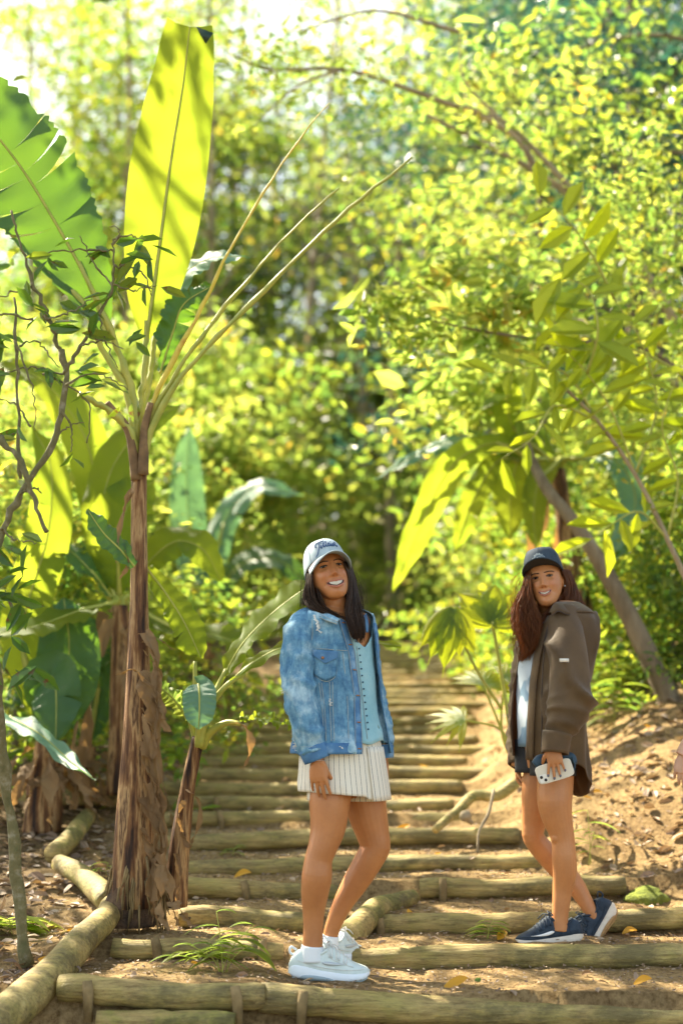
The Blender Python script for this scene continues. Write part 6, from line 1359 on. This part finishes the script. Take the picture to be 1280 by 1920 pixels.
# overshirt
n2 = lambda py: np.interp(py, [1150, 1184, 1238, 1281, 1356, 1420, 1500], [1034, 1014, 1002, 996, 991, 990, 1000])
def oshem(phi):      # hem drops at the back: curved shirt tail
    d = (math.degrees(phi)+360) % 360      # 0 front, 90 near side, 180 back
    return np.interp(d, [0, 40, 70, 110, 150, 180, 220, 270, 310, 360], [1424, 1422, 1418, 1440, 1484, 1496, 1480, 1430, 1416, 1418])
G = []
for t in np.linspace(0, 1, 64):
    row = []
    for s_ in np.linspace(0, 1, 110):
        py0 = lerp(1150, 1420, t); a0 = T2.phi_at(n2(py0), py0, 0, 80); a = lerp(a0, math.radians(360-26), s_); py = lerp(1150, oshem(a), t); row.append(T2(a, py, .004+.006*math.sin(a*7+1)*t))
    G.append(row)
G = wrinkle(G, .022, (9, 9, 2.2), 6); m = MB(); m.grid(G); os_ = m.build('overshirt', MT['brown_shirt'], W2); thick(os_, .0025)
m = MB(); G = []
for py in np.linspace(1131, 1153, 8): G.append([T2(lerp(math.radians(40), math.radians(330), t), py, .003) for t in np.linspace(0, 1, 70)])
m.grid(np.array(G)); thick(m.build('yoke', MT['brown_shirt'], os_), .003)
# front edge placket and turned facing
m = MB(); G = []
for py in np.linspace(1158, 1424, 40):
    a0 = T2.phi_at(n2(py), py, 0, 80); G.append([T2(a0+d, py, .008) for d in (-.02, .05, .12, .19)])
m.grid(np.array(G)); thick(m.build('placket', MT['brown_shirt'], os_), .003)
m = MB(); G = []
for py in np.linspace(1190, 1424, 40):
    a0 = T2.phi_at(n2(py), py, 0, 80); e = T2(a0, py, .004); G.append([e, e+T2.F*-.02-T2.L*.045, e-T2.F*.05-T2.L*.07])
m.grid(np.array(G)); m.build('facing', MT['brown_in'], os_)
sl2, S = sleeve(os_, [(1052, 1146, 5.95, 30), (1060, 1160, 5.91, 54), (1065, 1195, 5.87, 68), (1067, 1245, 5.84, 80), (1067, 1300, 5.82, 86), (1060, 1340, 5.80, 84), (1050, 1365, 5.79, 66), (1043, 1382, 5.785, 52)], MT['brown_shirt'], 21, .036, freq=(5, 5, 5), oct_=1, gather=.010)
slr, S = sleeve(os_, [(1015, 1160, 6.16, 40), (1000, 1200, 6.2, 60), (990, 1270, 6.22, 66), (984, 1350, 6.21, 64), (976, 1410, 6.18, 52), (972, 1436, 6.16, 38)], MT['brown_shirt'], 22, .010)
C = np.array(PP((1044, 1374, 5.785), (1041, 1395, 5.78), (1040, 1413, 5.775))); S = spline(C, 8); m = MB(); m.tube(S, np.linspace(.058, .053, 8), 30, caps=False); cf = m.build('cuff', MT['brown_shirt'], sl2); thick(cf, .004)
m = MB(); m.ball(P(1056, 1402, 5.735), .005, 6, 8); m.build('cuff_button', MT['cap_under'], cf)
m = MB(); c = P(1057, 1238, 5.722); m.box(c, V(.019, .004, 0), V(0, .004, 0), V(0, 0, .007)); m.build('fabric_tab', MT['phone_edge'], sl2)
# collar
inn = spline(PP((1028, 1150, 5.90), (1039, 1131, 5.90), (1053, 1130, 5.93), (1072, 1131, 6.0), (1092, 1138, 6.12)), 22); outp = spline(PP((1034, 1154, 5.865), (1046, 1146, 5.85), (1060, 1152, 5.845), (1080, 1153, 5.89), (1100, 1156, 6.04)), 22)
m = MB(); m.grid(np.array([lerp(inn, outp, t)+V(0, 0, .012)*math.sin(t*math.pi*.9) for t in np.linspace(0, 1, 6)])); thick(m.build('collar', MT['brown_shirt'], os_), .004)
m = MB(); m.tube(outp+V(0, -.003, 0), .0022, 5); m.build('collar_edge', MT['brown_in'], os_)
for l in ([(1032, 1165), (1024, 1200), (1019, 1250), (1017, 1300), (1017, 1356), (1016, 1400)],):
    m = MB(); m.tube([T2.at(x, y, .012) for x, y in l], .0026, 4); m.build('seam', MT['brown_in'], os_)
m = MB(); m.tube(spline([P(1066, 1158, 5.86), P(1088, 1180, 5.87), P(1099, 1215, 5.88), P(1102, 1250, 5.9)], 16), .0018, 4); m.build('seam', MT['brown_in'], os_)
# phone and pouch in her hand
def rbox(m, c, ax, ay, az, hx, hy, hz, rc):
    G = []
    for z, k in ((-1, .86), (-1, 1), (-.4, 1.02), (.4, 1.02), (1, 1), (1, .86)):
        row = []
        for a in np.linspace(0, 2*math.pi, 40, endpoint=False):
            x = np.clip(math.cos(a)*1.6, -1, 1); y = np.clip(math.sin(a)*1.6, -1, 1); sx = math.copysign(abs(math.cos(a))**.35, math.cos(a)); sy = math.copysign(abs(math.sin(a))**.35, math.sin(a))
            row.append(c+ax*sx*(hx-(1-k)*rc)+ay*sy*(hy-(1-k)*rc)+az*z*hz)
        G.append(row)
    m.grid(np.array(G), closed_v=True, caps=True)
pc = P(1039, 1446, 5.775); ax = nrm(P(1071, 1421, 5.75)-P(1004, 1441, 5.75)); az = nrm(V(.05, -1, .12)); ay = nrm(np.cross(az, ax)); az = nrm(np.cross(ax, ay))
if np.dot(az, V(0, -1, 0)) < 0: az = -az
ph = thing('phone', 'pale gold phone in a clear case held against the cap woman\'s thigh', 'phone', tuple(pc))
m = MB(); rbox(m, pc, ax, ay, az, .0725, .0355, .0042, .006); m.build('phone_body', MT['phone'], ph)
m = MB(); rbox(m, pc-az*.0015, ax, ay, az, .0745, .0375, .0040, .005); m.build('case', MT['phone_edge'], ph)
bc = pc-ax*.052-ay*.016*(1 if ay[2] > 0 else -1)+az*.0055; m = MB(); rbox(m, bc, ax, ay, az, .0165, .0165, .0015, .004); cb = m.build('camera_bump', MT['phone_edge'], ph)
for sx, sy in ((-.5, .5), (.5, -.5)): m = MB(); c = bc+ax*.014*sx+ay*.014*sy; m.tube([c, c+az*.003], .0062, 14); m.build('lens', MT['lens'], cb)
m = MB(); m.tube([pc+az*.0042, pc+az*.0050], .0065, 12); m.tube([pc+az*.0042+ay*.008+ax*.002, pc+az*.005+ay*.008+ax*.002], .0022, 8); m.build('logo', MT['silver'], ph)
po = thing('pouch', 'small dark navy pouch held behind the phone', 'pouch', tuple(P(1035, 1432, 5.80)))
m = MB(); G = m.tube(spline(PP((1001, 1434, 5.82), (1012, 1426, 5.82), (1035, 1424, 5.83), (1058, 1419, 5.83), (1072, 1420, 5.83), (1078, 1432, 5.82)), 24), np.interp(np.linspace(0, 1, 24), [0, .12, .3, .8, 1], [.016, .024, .024, .018, .008]), 16, ry=.016); m.build('pouch_body', MT['pouch'], po)
m = MB(); m.tube(spline(PP((1072, 1420, 5.79), (1077, 1435, 5.785), (1074, 1448, 5.78)), 10), .003, 5); m.build('strap', MT['pouch'], po)
# rings
(p, q) = tips2[1]
m = MB()
for k, (tp, qd) in enumerate(tips2[:2]):
    pass
# shoes
wshoe('', (1092, 1771), 5.97, V(-1, -.06, 0), V(0, 0, 1), .275, ('shoe_navy', 'sole_beige', 'sole_gum', 'shoe_navy', 'shoe_navy', 'white_mark'), SH2, ((.45, .80), .25, .20), body=W2)
dd = nrm(V(-.60, -.12, -.70)); upv = nrm(V(-.66, -.1, .58))
wshoe('', (1160, 1704), 6.13, dd, upv, .262, ('shoe_navy', 'sole_beige', 'sole_gum', 'shoe_navy', 'shoe_navy', 'white_mark'), SH2, None, body=W2)
# ================================================================== third person, only the hand is in the picture
W3 = thing('person', 'bare forearm and hand of a third walker entering at the right edge', 'person', tuple(P(1420, 1800, 5.9)))
b = MB(); cx = P(1460, 1200, 6.0)
H3 = Head(1450, 1010, 5.9, -20, 0, 0, 1.0); H3.skull(b); b.tube(spline([H3.w([0, -.06, -.01]), H3.w([0, -.14, -.03])], 6), .055, 18)
T3 = Torso([(1455, 1070, 5.98), (1455, 1200, 5.98), (1455, 1450, 5.98)], -60, [(1070, .06, .06), (1085, .15, .09), (1110, .19, .11), (1250, .16, .11), (1330, .14, .11), (1450, .16, .11)])
G = [[T3(a, py) for a in np.linspace(0, 6.283, 28, endpoint=False)] for py in np.linspace(1070, 1440, 24)]; b.grid(np.array(G), closed_v=True, caps=True)
for dx, Y in ((-10, 5.93), (20, 6.05)): limb(b, [(1455+dx, 1420, Y, 80), (1450+dx, 1580, Y, 55), (1455+dx, 1640, Y, 55), (1455+dx, 1770, Y, 36)])
limb(b, [(1440, 1120, 5.86, 46), (1400, 1240, 5.80, 42), (1360, 1310, 5.76, 38), (1310, 1370, 5.75, 34), (1288, 1402, 5.74, 32), (1280, 1418, 5.74, 31)])
hand(b, P(1282, 1412, 5.74), V(-.16, -.02, -.95), V(.35, .92, 0), V(.9, -.35, 0), .92, (.30, .38, .42, .5), .4, .05)
finish_body(b, W3, 'skin3')
m = MB(); G = [[T3(a, py, .015) for a in np.linspace(0, 6.283, 36)] for py in np.linspace(1085, 1440, 24)]; m.grid(wrinkle(G, .006)); thick(m.build('t_shirt', MT['tee'], W3), .003)
m = MB(); G = [[T3(a, py, .02) for a in np.linspace(0, 6.283, 36)] for py in np.linspace(1400, 1560, 12)]; m.grid(np.array(G)); thick(m.build('shorts', MT['shorts_dark'], W3), .003)
h = MB(); H3.scalp(h, 1.08, -.08, .116, 60); h.build('hair', MT['hair1'], W3)
for dx, Y in ((-10, 5.93), (20, 6.05)): wshoe('', (1478+dx, 1795), Y, V(-1, -.1, 0), V(0, 0, 1), .28, ('shoe_navy', 'sole_beige', 'sole_gum', 'shoe_navy', 'shoe_navy', 'white_mark'), SH2, None, body=W3)
